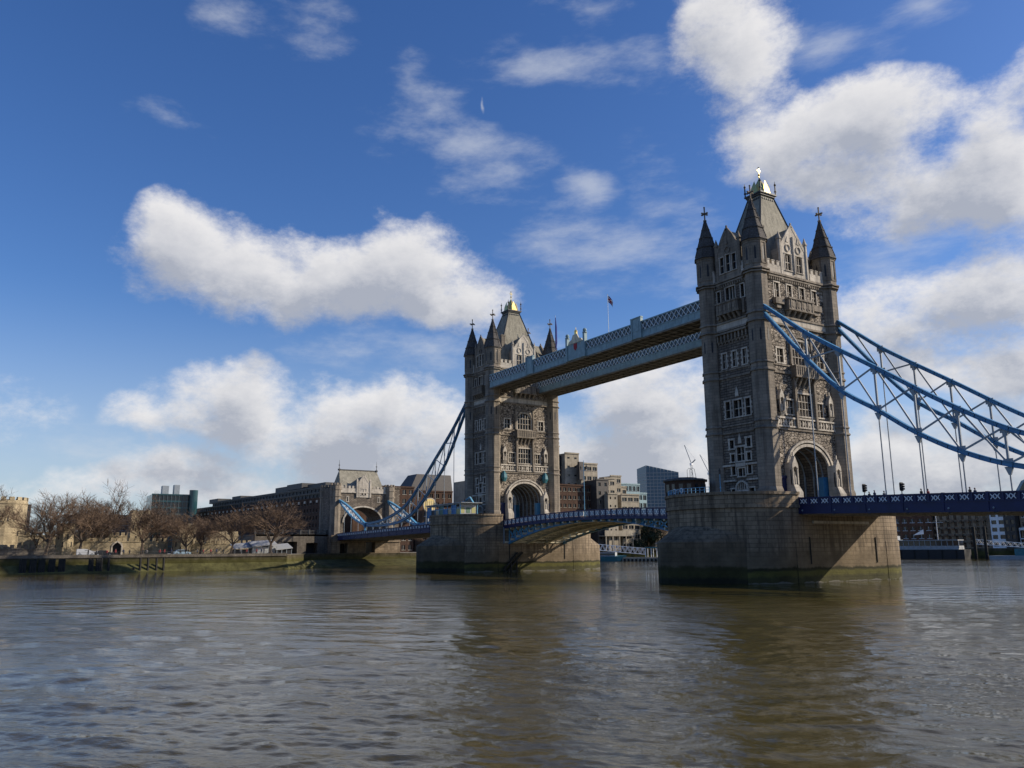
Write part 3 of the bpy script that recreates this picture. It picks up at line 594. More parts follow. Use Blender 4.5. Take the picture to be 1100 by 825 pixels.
        for side in (0,1):
            a0,a1=(L0,L1) if side==0 else (2*Cc-L1,2*Cc-L0)
            if a1-a0<.6: continue
            g=MB()
            g.obox(O+U*((a0+a1)/2)+Zv*49.1+Nn*.1,U,Nn,Zv,(a1-a0)/2,.22,.65)
            n=max(1,int((a1-a0)/1.05))
            for k in range(n): g.obox(O+U*(a0+(k+.5)*(a1-a0)/n)+Zv*50.0+Nn*.1,U,Nn,Zv,.3,.24,.42); g.obox(O+U*(a0+(k+.5)*(a1-a0)/n)+Zv*50.45+Nn*.1,U,Nn,Zv,.36,.3,.07)
            g.build('battlement','trim',t)
        g=MB(); g.obox(O+U*Cc+Zv*47.22+Nn*.04,U,Nn,Zv,Cc-1.7,.1,.06)
        for k in range(int((2*Cc-3.6)/.5)): g.obox(O+U*(1.8+.25+k*.5)+Zv*47.45+Nn*.12,U,Nn,Zv,.12,.16,.22)
        g.build('dentil_frieze','ashlar',t)
    # road tunnel lining with white ribs
    g=MB(); n=20
    for k in range(n):
        a0=-AH+2*AH*k/n; a1=-AH+2*AH*(k+1)/n; z0=arch_z(a0,AH,AS,AR); z1=arch_z(a1,AH,AS,AR)
        g.add([(-WX,a0,z0),(WX,a0,z0),(WX,a1,z1),(-WX,a1,z1)],[(0,1,2,3)])
    for e in (-1,1): g.add([(-WX,e*AH,TZ),(WX,e*AH,TZ),(WX,e*AH,AS),(-WX,e*AH,AS)],[(0,1,2,3)])
    g.build('tunnel_lining','granite',t)
    for j in range(6):
        g=MB(); xx=-4.4+j*1.76; prev=None
        for k in range(19):
            q=math.pi*k/18; P_=Vector((xx,-(AH-.12)*math.cos(q),AS+(AR-.12)*math.sin(q)))
            if prev is not None: g.bar(prev,P_,.22,.16,up=(1,0,0))
            prev=P_
        for e in (-1,1): g.bar((xx,e*(AH-.12),TZ),(xx,e*(AH-.12),AS),.22)
        g.build('tunnel_rib','steel',t)
    # string courses
    for (z,h,pr,mt) in ((TZ,.9,.28,'ashlar'),(22.85,.26,.22,'ashlar'),(23.95,.24,.16,'ashlar'),(31.85,.3,.22,'ashlar'),(33.1,.24,.16,'ashlar'),(39.75,.3,.3,'ashlar'),(41.1,.3,.22,'ashlar'),(47.7,.3,.36,'ashlar'),(48.1,.34,.5,'ashlar')):
        g=MB()
        for e in (-1,1):
            if z>TZ:
                g.box(e*WX-pr,e*WX+pr,-WY,WY,z,z+h); g.box(-WX,WX,e*WY-pr,e*WY+pr,z+.002,z+h-.002)
            else: g.box(-WX,WX,e*WY-pr,e*WY+pr,z,z+h)
        for ex in(-1,1):
            for ey in(-1,1):
                g.ngon(ex*TX,ey*TY,TR+pr*1.05,z+.004,z+h*.6); g.ngon(ex*TX,ey*TY,TR+pr*1.05,z+h*.6,z+h*1.5,r1=TR+.01)
        g.build('string_course',mt,t)
    # smooth pale band between two strings
    g=MB()
    for e in(-1,1): g.box(e*WX-.05,e*WX+.05,-WY,WY,40.05,41.1); g.box(-WX,WX,e*WY-.05,e*WY+.05,40.05,41.1)
    g.build('ashlar_band','trim',t)
    # corner turrets
    for ex in(-1,1):
        for ey in(-1,1):
            g=MB(); cx,cy=ex*TX,ey*TY
            g.ngon(cx,cy,TR*1.12,TZ,13.4); g.ngon(cx,cy,TR*1.12,13.4,14.0,r1=TR); g.ngon(cx,cy,TR,13.4,48.2); g.ngon(cx,cy,TR*1.06,48.4,53.0)
            for k in range(8):     # blind lancets on the belfry stage and slit panels at walkway height
                a=math.pi/4*k; dd=Vector((math.cos(a),math.sin(a),0)); tt=Vector((-dd.y,dd.x,0)); ap=TR*1.06*math.cos(math.pi/8)
                for e in (-.5,.5): g.obox(Vector((cx,cy,50.9))+dd*(ap+.02)+tt*e,tt,dd,(0,0,1),.09,.07,1.7)
                for zz in (49.2,52.7): g.obox(Vector((cx,cy,zz))+dd*(ap+.02),tt,dd,(0,0,1),.55,.07,.12)
                ap2=TR*math.cos(math.pi/8); g.add([tuple(Vector((cx,cy,0))+dd*(ap2+.03)+tt*p+Vector((0,0,1))*q_) for p,q_ in ((-.13,36.6),(.13,36.6),(.13,38.2),(0,38.7),(-.13,38.2))],[(0,1,2,3,4)],1)
                g.add([tuple(Vector((cx,cy,0))+dd*(ap+.015)+tt*p+Vector((0,0,1))*q_) for p,q_ in ((-.16,49.8),(.16,49.8),(.16,51.6),(0,52.1),(-.16,51.6))],[(0,1,2,3,4)],1)
            g.ngon(cx,cy,TR*1.14,52.9,53.15); 
            tu=g.build('turret',['ashlar','dark'],t)
            g=MB(); g.ngon(cx,cy,TR*1.27,53.15,53.6,r1=TR*1.18); g.ngon(cx,cy,TR*1.18,53.6,60.4,r1=.14)
            for zz in (55.2,57.0,58.6):
                rr=TR*1.18*(60.4-zz)/6.8+.14; g.ngon(cx,cy,rr+.07,zz,zz+.16)
            for k in range(8):
                a=math.pi/8+math.pi/4*k; g.bar((cx+TR*1.17*math.cos(a),cy+TR*1.17*math.sin(a),53.6),(cx+.12*math.cos(a),cy+.12*math.sin(a),60.4),.14)
            g.build('spire','dark_slate',tu)
            g=MB(); g.ngon(cx,cy,.3,60.3,60.55,8); g.ngon(cx,cy,.12,60.5,62.9,6); g.box(cx-.09,cx+.09,cy-.62,cy+.62,61.6,61.85); g.box(cx-.62,cx+.62,cy-.09,cy+.09,61.603,61.853)
            for dx,dy,dz in ((.62,0,61.72),(-.62,0,61.72),(0,.62,61.72),(0,-.62,61.72),(0,0,62.9)): g.ball((cx+dx,cy+dy,dz),.17,n=6,m=4)
            g.build('finial','ashlar',tu)
    # main roof
    g=MB(); hx0,hy0,z0,hx1,hy1,z1=4.7,6.9,49.2,1.35,1.55,64.6
    A=[(-hx0,-hy0,z0),(hx0,-hy0,z0),(hx0,hy0,z0),(-hx0,hy0,z0),(-hx1,-hy1,z1),(hx1,-hy1,z1),(hx1,hy1,z1),(-hx1,hy1,z1)]
    g.add(A,[(0,1,5,4),(1,2,6,5),(2,3,7,6),(3,0,4,7),(4,5,6,7)])
    rf=g.build('roof','slate',t)
    g=MB(); g.box(-WX,WX,-WY,WY,48.6,49.05); g.build('gutter','lead',t)
    g=MB()
    for k in range(4): g.bar(A[k],A[k+4],.22,mi=0)
    for k in range(6):
        f=.955; 
        for e in(-1,1):
            yy=-1.25+k*.5; zz=z0+(z1-z0)*.945; xx=hx0+(hx1-hx0)*.945; g.box(e*xx-.1,e*xx+.1,yy-.12,yy+.12,zz,zz+.3); yx=hy0+(hy1-hy0)*.945; g.box(yy*.85-.12,yy*.85+.12,e*yx-.1,e*yx+.1,zz,zz+.3)
    g.box(-hx1-.3,hx1+.3,-hy1-.3,hy1+.3,64.5,64.8); g.box(-hx1-.5,hx1+.5,-hy1-.5,hy1+.5,64.8,65.05); g.build('roof_cresting','lead',rf)
    cr=MB(); 
    for k in range(8):
        a=math.pi/4*k; a0,a1=a-math.pi/8,a+math.pi/8; r0,r1=1.85,1.25
        p=lambda r,q,z:(r*math.cos(q)*.95,r*math.sin(q)*1.05,z)
        cr.add([p(r0,a0,65.05),p(r0,a1,65.05),p(r0*.9,a1,66.2),p(r1,a,67.6),p(r0*.9,a0,66.2)],[(0,1,2,3,4)]); 
    cr.ngon(0,0,1.5,65.05,66.4,8,r1=1.15); cr.ngon(0,0,1.15,66.4,68.3,8,r1=.12)
    cr.ngon(0,0,.1,68.2,70.4,6); cr.ball((0,0,69.0),.22,n=6,m=4); cr.box(-.05,.05,-.4,.4,69.75,69.95); cr.ball((0,0,70.4),.16,n=6,m=4)
    cr.build('crown','gold',rf)
    for ex in(-1,1):
        for ey in(-1,1):
            g=MB(); cx,cy=ex*(hx1+.35),ey*(hy1+.35); g.ngon(cx,cy,.12,65.05,66.9,6); g.ball((cx,cy,66.9),.22,n=6,m=4); g.ngon(cx,cy,.22,65.6,65.8,6); g.ngon(cx,cy,.1,67,67.6,6,r1=.02); g.build('corner_finial','lead',rf)
    for ex,ey in ((1,-1),(-1,1)): g=MB(); g.box(ex*3.2-.4,ex*3.2+.4,ey*4.6-.5,ey*4.6+.5,50,57.2); g.box(ex*3.2-.5,ex*3.2+.5,ey*4.6-.6,ey*4.6+.6,57.2,57.5); g.build('chimney','ashlar',rf)
    return t
tS=make_tower('nearer Gothic stone bridge tower with steep roof and gilded crown, at right',0)
tN=copy_tree(tS); tN.location.x=-82.3; tN['label']='farther Gothic stone bridge tower, beyond the high walkways, at centre'

# ================================================================== HIGH WALKWAYS
def make_walkway(label,yc,crest):
    t=thing('high_walkway',label,'walkway',(-41.15,yc,0)); hx=41.15-5.75; hw=2.8
    for sg in(-1,1):
        g=MB(); y=sg*hw
        g.box(-hx,hx,y-.12,y+.12,43.05,43.35); g.box(-hx,hx,y-.06,y+.06,43.35,44.25); g.box(-hx,hx,y-.14,y+.14,44.25,44.42); g.box(-hx,hx,y-.16,y+.16,45.95,46.2)
        n=44
        for k in range(n+1):
            x=-hx+2*hx*k/n; g.box(x-.05,x+.05,y-.1,y+.1,43.35,44.25)
        g.build('panel_girder','walk_blue',t)
        g=MB(); n=60
        for k in range(n):
            x0=-hx+2*hx*k/n; x1=x0+2*hx/n*1.0
            g.bar((x0,y+sg*.08,44.42),(x1,y+sg*.08,45.95),.1,.15,up=(0,1,0)); g.bar((x0,y+sg*.1,45.95),(x1,y+sg*.1,44.42),.1,.15,up=(0,1,0))
        g.build('lattice','walk_white',t)
        g=MB(); g.box(-hx,hx,y-.03-sg*.05,y+.03-sg*.05,44.42,45.95); g.build('glazing','walk_glass',t)
    g=MB(); g.box(-hx,hx,-hw+.12,hw-.12,43.15,43.3)
    for k in range(36):
        x=-hx+2*hx*(k+.5)/36; g.box(x-.12,x+.12,-hw+.1,hw-.1,42.85,43.15)
        if k<35:
            x2=x+2*hx/36; g.bar((x,-hw,43.0),(x2,hw,43.0),.12,.1)
    for y in (-hw*.98,-1,1,hw*.98): g.box(-hx,hx,y-.1,y+.1,42.8,43.05)
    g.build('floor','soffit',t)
    g=MB(); g.add([(-hx,-hw,46.2),(hx,-hw,46.2),(hx,0,46.65),(-hx,0,46.65),(hx,hw,46.2),(-hx,hw,46.2)],[(0,1,2,3),(3,2,4,5)]); g.build('roof','walk_blue',t)
    for sg in(-1,1):
        if crest!=sg: continue
        for x in (-17.3,18.9):
            g=MB(); y=sg*(hw+.12); g.box(x-1.35,x+1.35,y-.2,y+.2,43.1,46.9); g.box(x-1.5,x+1.5,y-.3,y+.3,46.9,47.1)
            for e in(-1,1): g.box(x+e*1.25-.18,x+e*1.25+.18,y-.3,y+.3,43.0,46.9)
            g.box(x-.8,x+.8,y+sg*.22-.03,y+sg*.22+.03,44.4,46.3); g.build('pylon','walk_blue',t)
        # central crest between two posts
        g=MB(); y=sg*(hw+.14)
        for e in(-1,1): g.box(e*3.0-.3,e*3.0+.3,y-.34,y+.34,43,47.9); g.ngon(e*3.0,y,.5,47.9,48.1,8); g.ball((e*3.0,y,48.5),.42,n=8,m=5)
        g.box(-2.8,2.8,y-.18,y+.18,43.1,46.4)
        g.build('crest_post','walk_blue',t)
        g=MB(); g.slabpoly([(-2.5,46.4),(2.5,46.4),(2.1,47.0),(1.2,47.3),(.7,48.2),(-.7,48.2),(-1.2,47.3),(-2.1,47.0)],(0,y-.1,0),(1,0,0),(0,0,1),(0,-1,0),.2)
        g.slabpoly([(-.55,45.3),(0,44.8),(.55,45.3),(.55,46.3),(-.55,46.3)],(0,y+sg*.2+.05,0),(1,0,0),(0,0,1),(0,-1,0),.1,1)
        for e in(-1,1): g.tube([(e*1.9,y,45.2),(e*1.7,y,46.2),(e*1.2,y,46.9)],[.16,.22,.14],n=6)
        g.ngon(0,y,.35,48.2,48.7,8,mi=2); g.ball((0,y,48.9),.34,n=8,m=5,mi=2); g.ngon(0,y,.06,49.1,49.7,6,mi=2)
        g.build('coat_of_arms',['cream','red','gold'],t)
    return t
make_walkway('grey-blue lattice high-level walkway nearest the viewer, with a central crest',-7.1,-1)
make_walkway('high-level lattice walkway farther from the viewer, seen beneath the first',7.1,0)
def flagpole(x,y,z0,z1,label):
    t=thing('flagpole',label,'flagpole',(x,y,z0)); g=MB(); g.tube([(0,0,0),(0,0,z1-z0)],[.06,.035],n=6); g.ball((0,0,z1-z0+.06),.1,n=6,m=4); g.build('pole','walk_white',t); return t
fp=flagpole(-32.5,-8.4,46.3,54.6,'thin flagpole with a small flag on the near high walkway')
def flag(name,t,z,w,h,parts,furl=0,dirv=(.9,.44)):
    # cloth hanging in folds
    g=MB(); nx,nz=10,8; vs=[];fs=[];ms=[]
    for i in range(nx+1):
        for j in range(nz+1):
            s=i/nx; r_=j/nz; off=.22*math.sin(s*9+r_*1.5)*s; drop=furl*s*s*w
            vs.append((.05+s*w*dirv[0]*(1-furl*.6)-off*dirv[1],s*w*dirv[1]*(1-furl*.6)+off*dirv[0],z-r_*h-drop))
    for i in range(nx):
        for j in range(nz):
            a=i*(nz+1)+j; fs.append((a,a+nz+1,a+nz+2,a+1)); u,v=(i+.5)/nx-.5,(j+.5)/nz-.5
            k=0 if (abs(u)<.08 or abs(v)<.13) else (1 if (abs(u)<.15 or abs(v)<.24 or abs(abs(u)-abs(v))<.1) else 2); ms.append(k)
    g.v=vs; g.f=fs; g.m=ms; o=g.build('flag',['red','flag_white','flag_blue'],t); return o
flag('flag',fp,8.1,1.9,1.4,None,furl=.75)
fp2=flagpole(-74.8,8.6,46.3,63.3,'tall dark flagpole with a furled flag beside the far tower spire')
g=MB(); g.tube([(.1,0,8),(.28,0,10),(.3,0,14),(.1,0,16.6)],[.1,.3,.26,.08],n=6); g.build('flag','flag_blue',fp2)

# ================================================================== BASCULE SPAN
def zt(x): return 12.35-.95*((x+41.15)/30.5)**2 if True else 0      # top rail line
def make_leaf(label,s):
    # s=+1: leaf rooted at the near pier; s=-1: at the far pier
    x0=-41.15+.06*s; x1=-41.15+s*30.4
    t=thing('bascule_leaf',label,'bridge span',((x0+x1)/2,0,0)); ox=(x0+x1)/2
    n=12; X_=[x0+(x1-x0)*k/n for k in range(n+1)]
    zb=lambda x: 10.35-3.5*((x+41.15)/28)**2; zd=lambda x: zt(x)-1.45
    for y in (-7.6,-2.6,2.6,7.6):
        g=MB(); outer=abs(y)>5; mi=0
        for k in range(n):
            a,b=X_[k],X_[k+1]
            g.bar((a-ox,y,zb(a)),(b-ox,y,zb(b)),.6,.36); g.bar((a-ox,y,zd(a)-.45),(b-ox,y,zd(b)-.45),.5,.3)
        g.build('arched_girder','blue' if outer else 'cream',t)
        g=MB()
        for k in range(n):
            a,b=X_[k],X_[k+1]
            if zd(b)-zb(b)>1.0:
                g.bar((a-ox,y,zb(a)),(b-ox,y,zd(b)-.5),.16,.3); g.bar((a-ox,y,zd(a)-.5),(b-ox,y,zb(b)),.16,.3)
            g.bar((b-ox,y,zb(b)),(b-ox,y,zd(b)-.4),.2,.34)
        g.build('girder_web','sky_blue' if outer else 'cream',t)
    g=MB()
    for k in range(n):
        a,b=X_[k],X_[k+1]; lo,hi=min(a,b)-ox,max(a,b)-ox
        g.add([(a-ox,-9,zd(a)),(b-ox,-9,zd(b)),(b-ox,9,zd(b)),(a-ox,9,zd(a)),(a-ox,-9,zd(a)-.25),(b-ox,-9,zd(b)-.25),(b-ox,9,zd(b)-.25),(a-ox,9,zd(a)-.25)],[(0,1,2,3),(7,6,5,4),(0,4,5,1),(2,6,7,3)])
        g.box(b-ox-.12,b-ox+.12,-8.8,8.8,zb(b)+.05,min(zb(b)+.5,zd(b)-.3)); g.box(b-ox-.15,b-ox+.15,-8.9,8.9,zd(b)-.75,zd(b)-.26)
        g.bar((a-ox,-7.6,zb(a)+.1),(b-ox,0,zb(b)+.1),.18); g.bar((a-ox,7.6,zb(a)+.1),(b-ox,0,zb(b)+.1),.18)
    g.build('deck','cream',t)
    for sg in(-1,1):
        y=sg*9.0; m_=18; g=MB(); w=MB(); XX=[x0+(x1-x0)*k/m_ for k in range(m_+1)]
        for k in range(m_):
            a,b=XX[k],XX[k+1]
            g.bar((a-ox,y,zt(a)),(b-ox,y,zt(b)),.28,.2); g.bar((a-ox,y,zt(a)-1.15),(b-ox,y,zt(b)-1.15),.28,.14); g.bar((a-ox,y,zt(a)-1.55),(b-ox,y,zt(b)-1.55),.2,.6)
            g.box(b-ox-.14,b-ox+.14,y-.17,y+.17,zt(b)-1.5,zt(b)+.12)
            c=(a+b)/2-ox; L=abs(b-a)/2-.16; zc=(zt(a)+zt(b))/2-.6
            w.box(c-L,c+L,y-.04,y+.04,zc-.42,zc+.42)
            for q in(-.5,.5):
                w.bar((c+q*L-L*.4,y+sg*.06,zc-.38),(c+q*L+L*.4,y+sg*.06,zc+.38),.08,.1,up=(0,1,0),mi=1); w.bar((c+q*L-L*.4,y+sg*.065,zc+.38),(c+q*L+L*.4,y+sg*.065,zc-.38),.08,.1,up=(0,1,0),mi=1)
        g.build('parapet_rail','navy',t); w.build('parapet_panel',['white','steel'],t)
    g=MB(); g.box(x1-ox-.1-.1,x1-ox+.1,-9.15,-8.9,zb(x1),zt(x1)); g.build('end_post','steel',t)
    return t
make_leaf('raisable half of the central span beside the nearer pier, blue latticed arch girder',1)
make_leaf('raisable half of the central span beside the farther pier, with pale soffit girders showing',-1)
# lamp standard at mid-span
def lamp(x,y,z,h,label,group=None,arms=0,m='sky_blue'):
    t=thing('street_lamp',label,'street lamp',(x,y,z),0,group); g=MB(); g.ngon(0,0,.16,0,.5,8); g.tube([(0,0,.4),(0,0,h)],[.075,.05],n=7); g.ngon(0,0,.14,h*.55,h*.55+.1,8)
    if arms: g.bar((-.9,0,h*.82),(.9,0,h*.82),.06); 
    g.build('post',m,t)
    for dx in ((-.9,.9) if arms else (0,)):
        zz=h if not arms else h*.84
        g=MB(); g.ngon(dx,0,.12,zz,zz+.55,6,r1=.2); g.ngon(dx,0,.24,zz+.55,zz+.8,6,r1=.04); g.ball((dx,0,zz+.86),.07,n=6,m=4); g.build('lantern','lead',t)
    return t
lamp(-41.9,-8.3,10.9,11.5,'tall pale blue lamp mast with crossarms at mid-span of the bridge',arms=1)
lamp(1.3,-15.2,11.3,4.6,'blue lamp post with a dark lantern before the nearer tower wall')
lamp(-79,-15.2,11.3,4.6,'blue lamp post on the farther pier before the tower wall')

# ================================================================== SIDE SPANS
def make_side(label,xa,xb,za,zb_,depth):
    t=thing('side_span',label,'bridge span',((xa+xb)/2,0,0)); ox=(xa+xb)/2; L=abs(xb-xa)
    z=lambda x: za+(zb_-za)*(x-xa)/(xb-xa)
    lo,hi=min(xa,xb),max(xa,xb)
    def sl(g,y0,y1,d0,d1,mi=0,a=lo,b=hi):
        g.add([(a-ox,y0,z(a)+d0),(b-ox,y0,z(b)+d0),(b-ox,y1,z(b)+d0),(a-ox,y1,z(a)+d0),(a-ox,y0,z(a)+d1),(b-ox,y0,z(b)+d1),(b-ox,y1,z(b)+d1),(a-ox,y1,z(a)+d1)],
          [(0,3,2,1),(4,5,6,7),(0,1,5,4),(1,2,6,5),(2,3,7,6),(3,0,4,7)],mi)
    for sg in(-1,1):
        y=sg*9.2; g=MB(); sl(g,y-.22,y+.22,-.16,0); sl(g,y-.09,y+.09,-1.0,-.16); sl(g,y-.24,y+.24,-1.12,-1.0); sl(g,y-.16,y+.16,-depth+.15,-1.12); sl(g,y-.3,y+.3,-depth,-depth+.15)
        n=int(L/5.3*3); 
        for k in range(n+1):
            x=lo+L*k/n; big=k%3==0; w_=.16 if big else .09; g.box(x-ox-w_,x-ox+w_,y-.2,y+.2,z(x)-1.1,z(x)+(.05 if big else -.02))
            if big: g.box(x-ox-.1,x-ox+.1,y-.24,y+.24,z(x)-depth+.1,z(x)-1.1)
        g.build('edge_girder','navy',t)
        w=MB()
        for k in range(n):
            x=lo+L*(k+.5)/n; q=L/n*.30
            for e in(-1,1):
                c=x-ox+e*q*.5; zc=z(x)-.58
                for a_ in(-1,1): w.bar((c-q*.48,y+sg*.14,zc-a_*.3),(c+q*.48,y+sg*.14,zc+a_*.3),.07,.15,up=(0,1,0))
                w.box(c-.12,c+.12,y+sg*.14-.05,y+sg*.14+.05,zc-.12,zc+.12)
        w.build('quatrefoil_panels','white',t)
        b=MB()
        for k in range(0,n+1,3):
            x=lo+L*k/n; b.ball((x-ox+.6,y+sg*.2,z(x)-depth+.45),.13,n=6,m=4)
        b.build('bolt','steel',t)
    g=MB(); sl(g,-8.9,8.9,-1.5,-1.15); g.build('deck','road',t)
    g=MB()
    n=int(L/5.3)
    for k in range(n+1):
        x=lo+L*k/n; x=min(max(x,lo+.3),hi-.3); g.box(x-ox-.2,x-ox+.2,-9,9,z(x)-depth-.15,z(x)-1.5)
    for y in(-6,-3,0,3,6): sl(g,y-.15,y+.15,-depth+.2,-1.5)
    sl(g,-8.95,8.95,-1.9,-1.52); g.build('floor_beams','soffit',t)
    return t
make_side('navy side span of the bridge running out of frame at right',10.7,93,12.05,9.6,2.35)
make_side('navy side span of the bridge between the farther pier and the arched gatehouse',-93.1,-179,11.95,10.5,2.3)

# ================================================================== SUSPENSION CHAINS
UPP=[(6.4,42.3),(10.5,38.9),(14.7,35.5),(25.2,28.3),(34.1,22.2),(42.3,17.6),(52,14.9),(62,13.5),(72.7,13.0)]
LOW=[(6.4,41.2),(9.5,37.3),(13.9,32.0),(19.2,26.4),(24.4,22.9),(29.6,19.2),(34.9,16.3),(40.4,14.2),(48,12.7),(60,12.2),(72.7,12.5)]
def interp(T,x):
    xs=[p[0] for p in T]; 
    if x<=xs[0]: return T[0][1]
    for i in range(len(T)-1):
        if x<=xs[i+1]+1e-9:
            h=xs[i+1]-xs[i]; s=(x-xs[i])/h
            d=lambda j:(T[min(j+1,len(T)-1)][1]-T[max(j-1,0)][1])/(T[min(j+1,len(T)-1)][0]-T[max(j-1,0)][0])
            a,b=T[i][1],T[i+1][1]; m0,m1=d(i)*h,d(i+1)*h
            return (2*s**3-3*s**2+1)*a+(s**3-2*s**2+s)*m0+(-2*s**3+3*s**2)*b+(s**3-s**2)*m1
    return T[-1][1]
def make_chain(label,xt,dr,y,deck,short,col='blue'):
    t=thing('suspension_chain',label,'suspension chain',(xt,y,0),0,'suspension chains of the bridge')
    X=lambda d:dr*d
    for T,nm in ((UPP,'upper_chord'),(LOW,'lower_chord')):
        g=MB(); n=54; prev=None
        for k in range(n+1):
            d=6.4+(72.7-6.4)*k/n; p=Vector((X(d),0,interp(T,d)))
            if prev is not None:
                q=(p-prev).normalized()*.04; g.bar(prev-q,p+q,.4,.5); g.bar(prev+Vector((0,0,.27))-q,p+Vector((0,0,.27))+q,.66,.09); g.bar(prev-Vector((0,0,.27))-q,p-Vector((0,0,.27))+q,.66,.09)
            prev=p
        g.build(nm,col,t)
    nodes=[13.9+5.27*k for k in range(12)]
    web=MB(); prev=None
    for d in nodes[:-1]:
        zu,zl=interp(UPP,d),interp(LOW,d)
        web.bar((X(d),0,zl),(X(d),0,zu),.2,.26)
        for zz in (zl+.25,zu-.25): web.box(X(d)-.55,X(d)+.55,-.06,.06,zz-.4,zz+.4)
        web.box(X(d)-.3,X(d)+.3,-.07,.07,zu-1.0,zu-.2)
        if prev: 
            (pd,pu,pl)=prev; web.bar((X(pd),.08,pu),(X(d),.08,zl),.12,.22); web.bar((X(pd),-.08,pl),(X(d),-.08,zu),.12,.22)
        else: web.bar((X(9.5),0,interp(UPP,9.5)),(X(d),0,zl),.12,.22)
        prev=(d,zu,zl)
    web.build('web_bracing','steel',t)
    for d in nodes:
        zl=interp(LOW,d); zd=deck(xt+X(d)); 
        g=MB(); g.add([(X(d)-.5,-.12,zl-.3),(X(d)+.5,-.12,zl-.3),(X(d)+.12,-.12,zl-1.25),(X(d)-.12,-.12,zl-1.25),(X(d)-.5,.12,zl-.3),(X(d)+.5,.12,zl-.3),(X(d)+.12,.12,zl-1.25),(X(d)-.12,.12,zl-1.25)],[(0,3,2,1),(4,5,6,7),(1,2,6,5),(0,4,7,3),(2,3,7,6)])
        if zl-1.2>zd-.8: g.tube([(X(d),0,zl-1.2),(X(d),0,zd-.8)],.085,n=6)
        g.build('hanger','steel',t)
    g=MB(); g.tube([(X(72.7),-.6,12.8),(X(72.7),.6,12.8)],.75,n=14); g.tube([(X(72.7),-.7,12.8),(X(72.7),.7,12.8)],.3,n=10); g.box(X(72.7)-.3,X(72.7)+.3,-.35,.35,deck(xt+X(72.7))-.9,12.8); g.build('pin_joint',col,t)
    if short:
        x1=97.6
        for up,nm in ((1,'upper_chord'),(0,'lower_chord')):
            g=MB(); prev=None
            for k in range(19):
                s=k/18; d=72.7+(x1-72.7)*s; base=12.8+8.9*s**1.25; bul=(2.0*math.sin(math.pi*min(1,s*1.0))**.8 if up else -.9*math.sin(math.pi*s)); p=Vector((X(d),0,base+bul*.75))
                if prev is not None: q=(p-prev).normalized()*.04; g.bar(prev-q,p+q,.46,.55); g.bar(prev+Vector((0,0,.32))-q,p+Vector((0,0,.32))+q,.7,.09)
                prev=p
            g.build(nm,'sky_blue',t)
        g=MB()
        for k in range(1,9):
            s=k/9; f=lambda s,up:12.8+8.9*s**1.25+.75*(2.0*math.sin(math.pi*s)**.8 if up else -.9*math.sin(math.pi*s)); D_=lambda s:X(72.7+(x1-72.7)*s)
            g.bar((D_(s),0,f(s,0)),(D_(s),0,f(s,1)),.18,.24)
            if k<8: g.bar((D_(s),0,f(s,0)),(D_(s+1/9),0,f(s+1/9,1)),.12,.2); g.bar((D_(s),0,f(s,1)),(D_(s+1/9),0,f(s+1/9,0)),.12,.2)
        g.build('web_bracing','white',t)
        for s in (.25,.5,.75):
            d=X(72.7+(x1-72.7)*s); g=MB(); g.tube([(d,0,12.8+8.9*s**1.25-.6),(d,0,deck(xt+d)-.8)],.085,n=6); g.build('hanger','steel',t)
    return t
dS=lambda x:12.05+(9.6-12.05)*(x-10.7)/(93-10.7); dN=lambda x:11.95+(10.5-11.95)*(x+93.1)/(-179+93.1)
make_chain('blue suspension chain nearest the viewer, sweeping down right from the nearer tower',0,1,-9.0,dS,False)
make_chain('blue suspension chain behind the nearest one, leaving the far corner of the nearer tower',0,1,9.0,dS,False)
make_chain('blue suspension chain on the near side, falling from the farther tower to the gatehouse',-82.3,-1,-9.0,dN,True)
make_chain('blue suspension chain mostly hidden behind the near one, crossing before the gatehouse arch',-82.3,-1,9.0,dN,True)

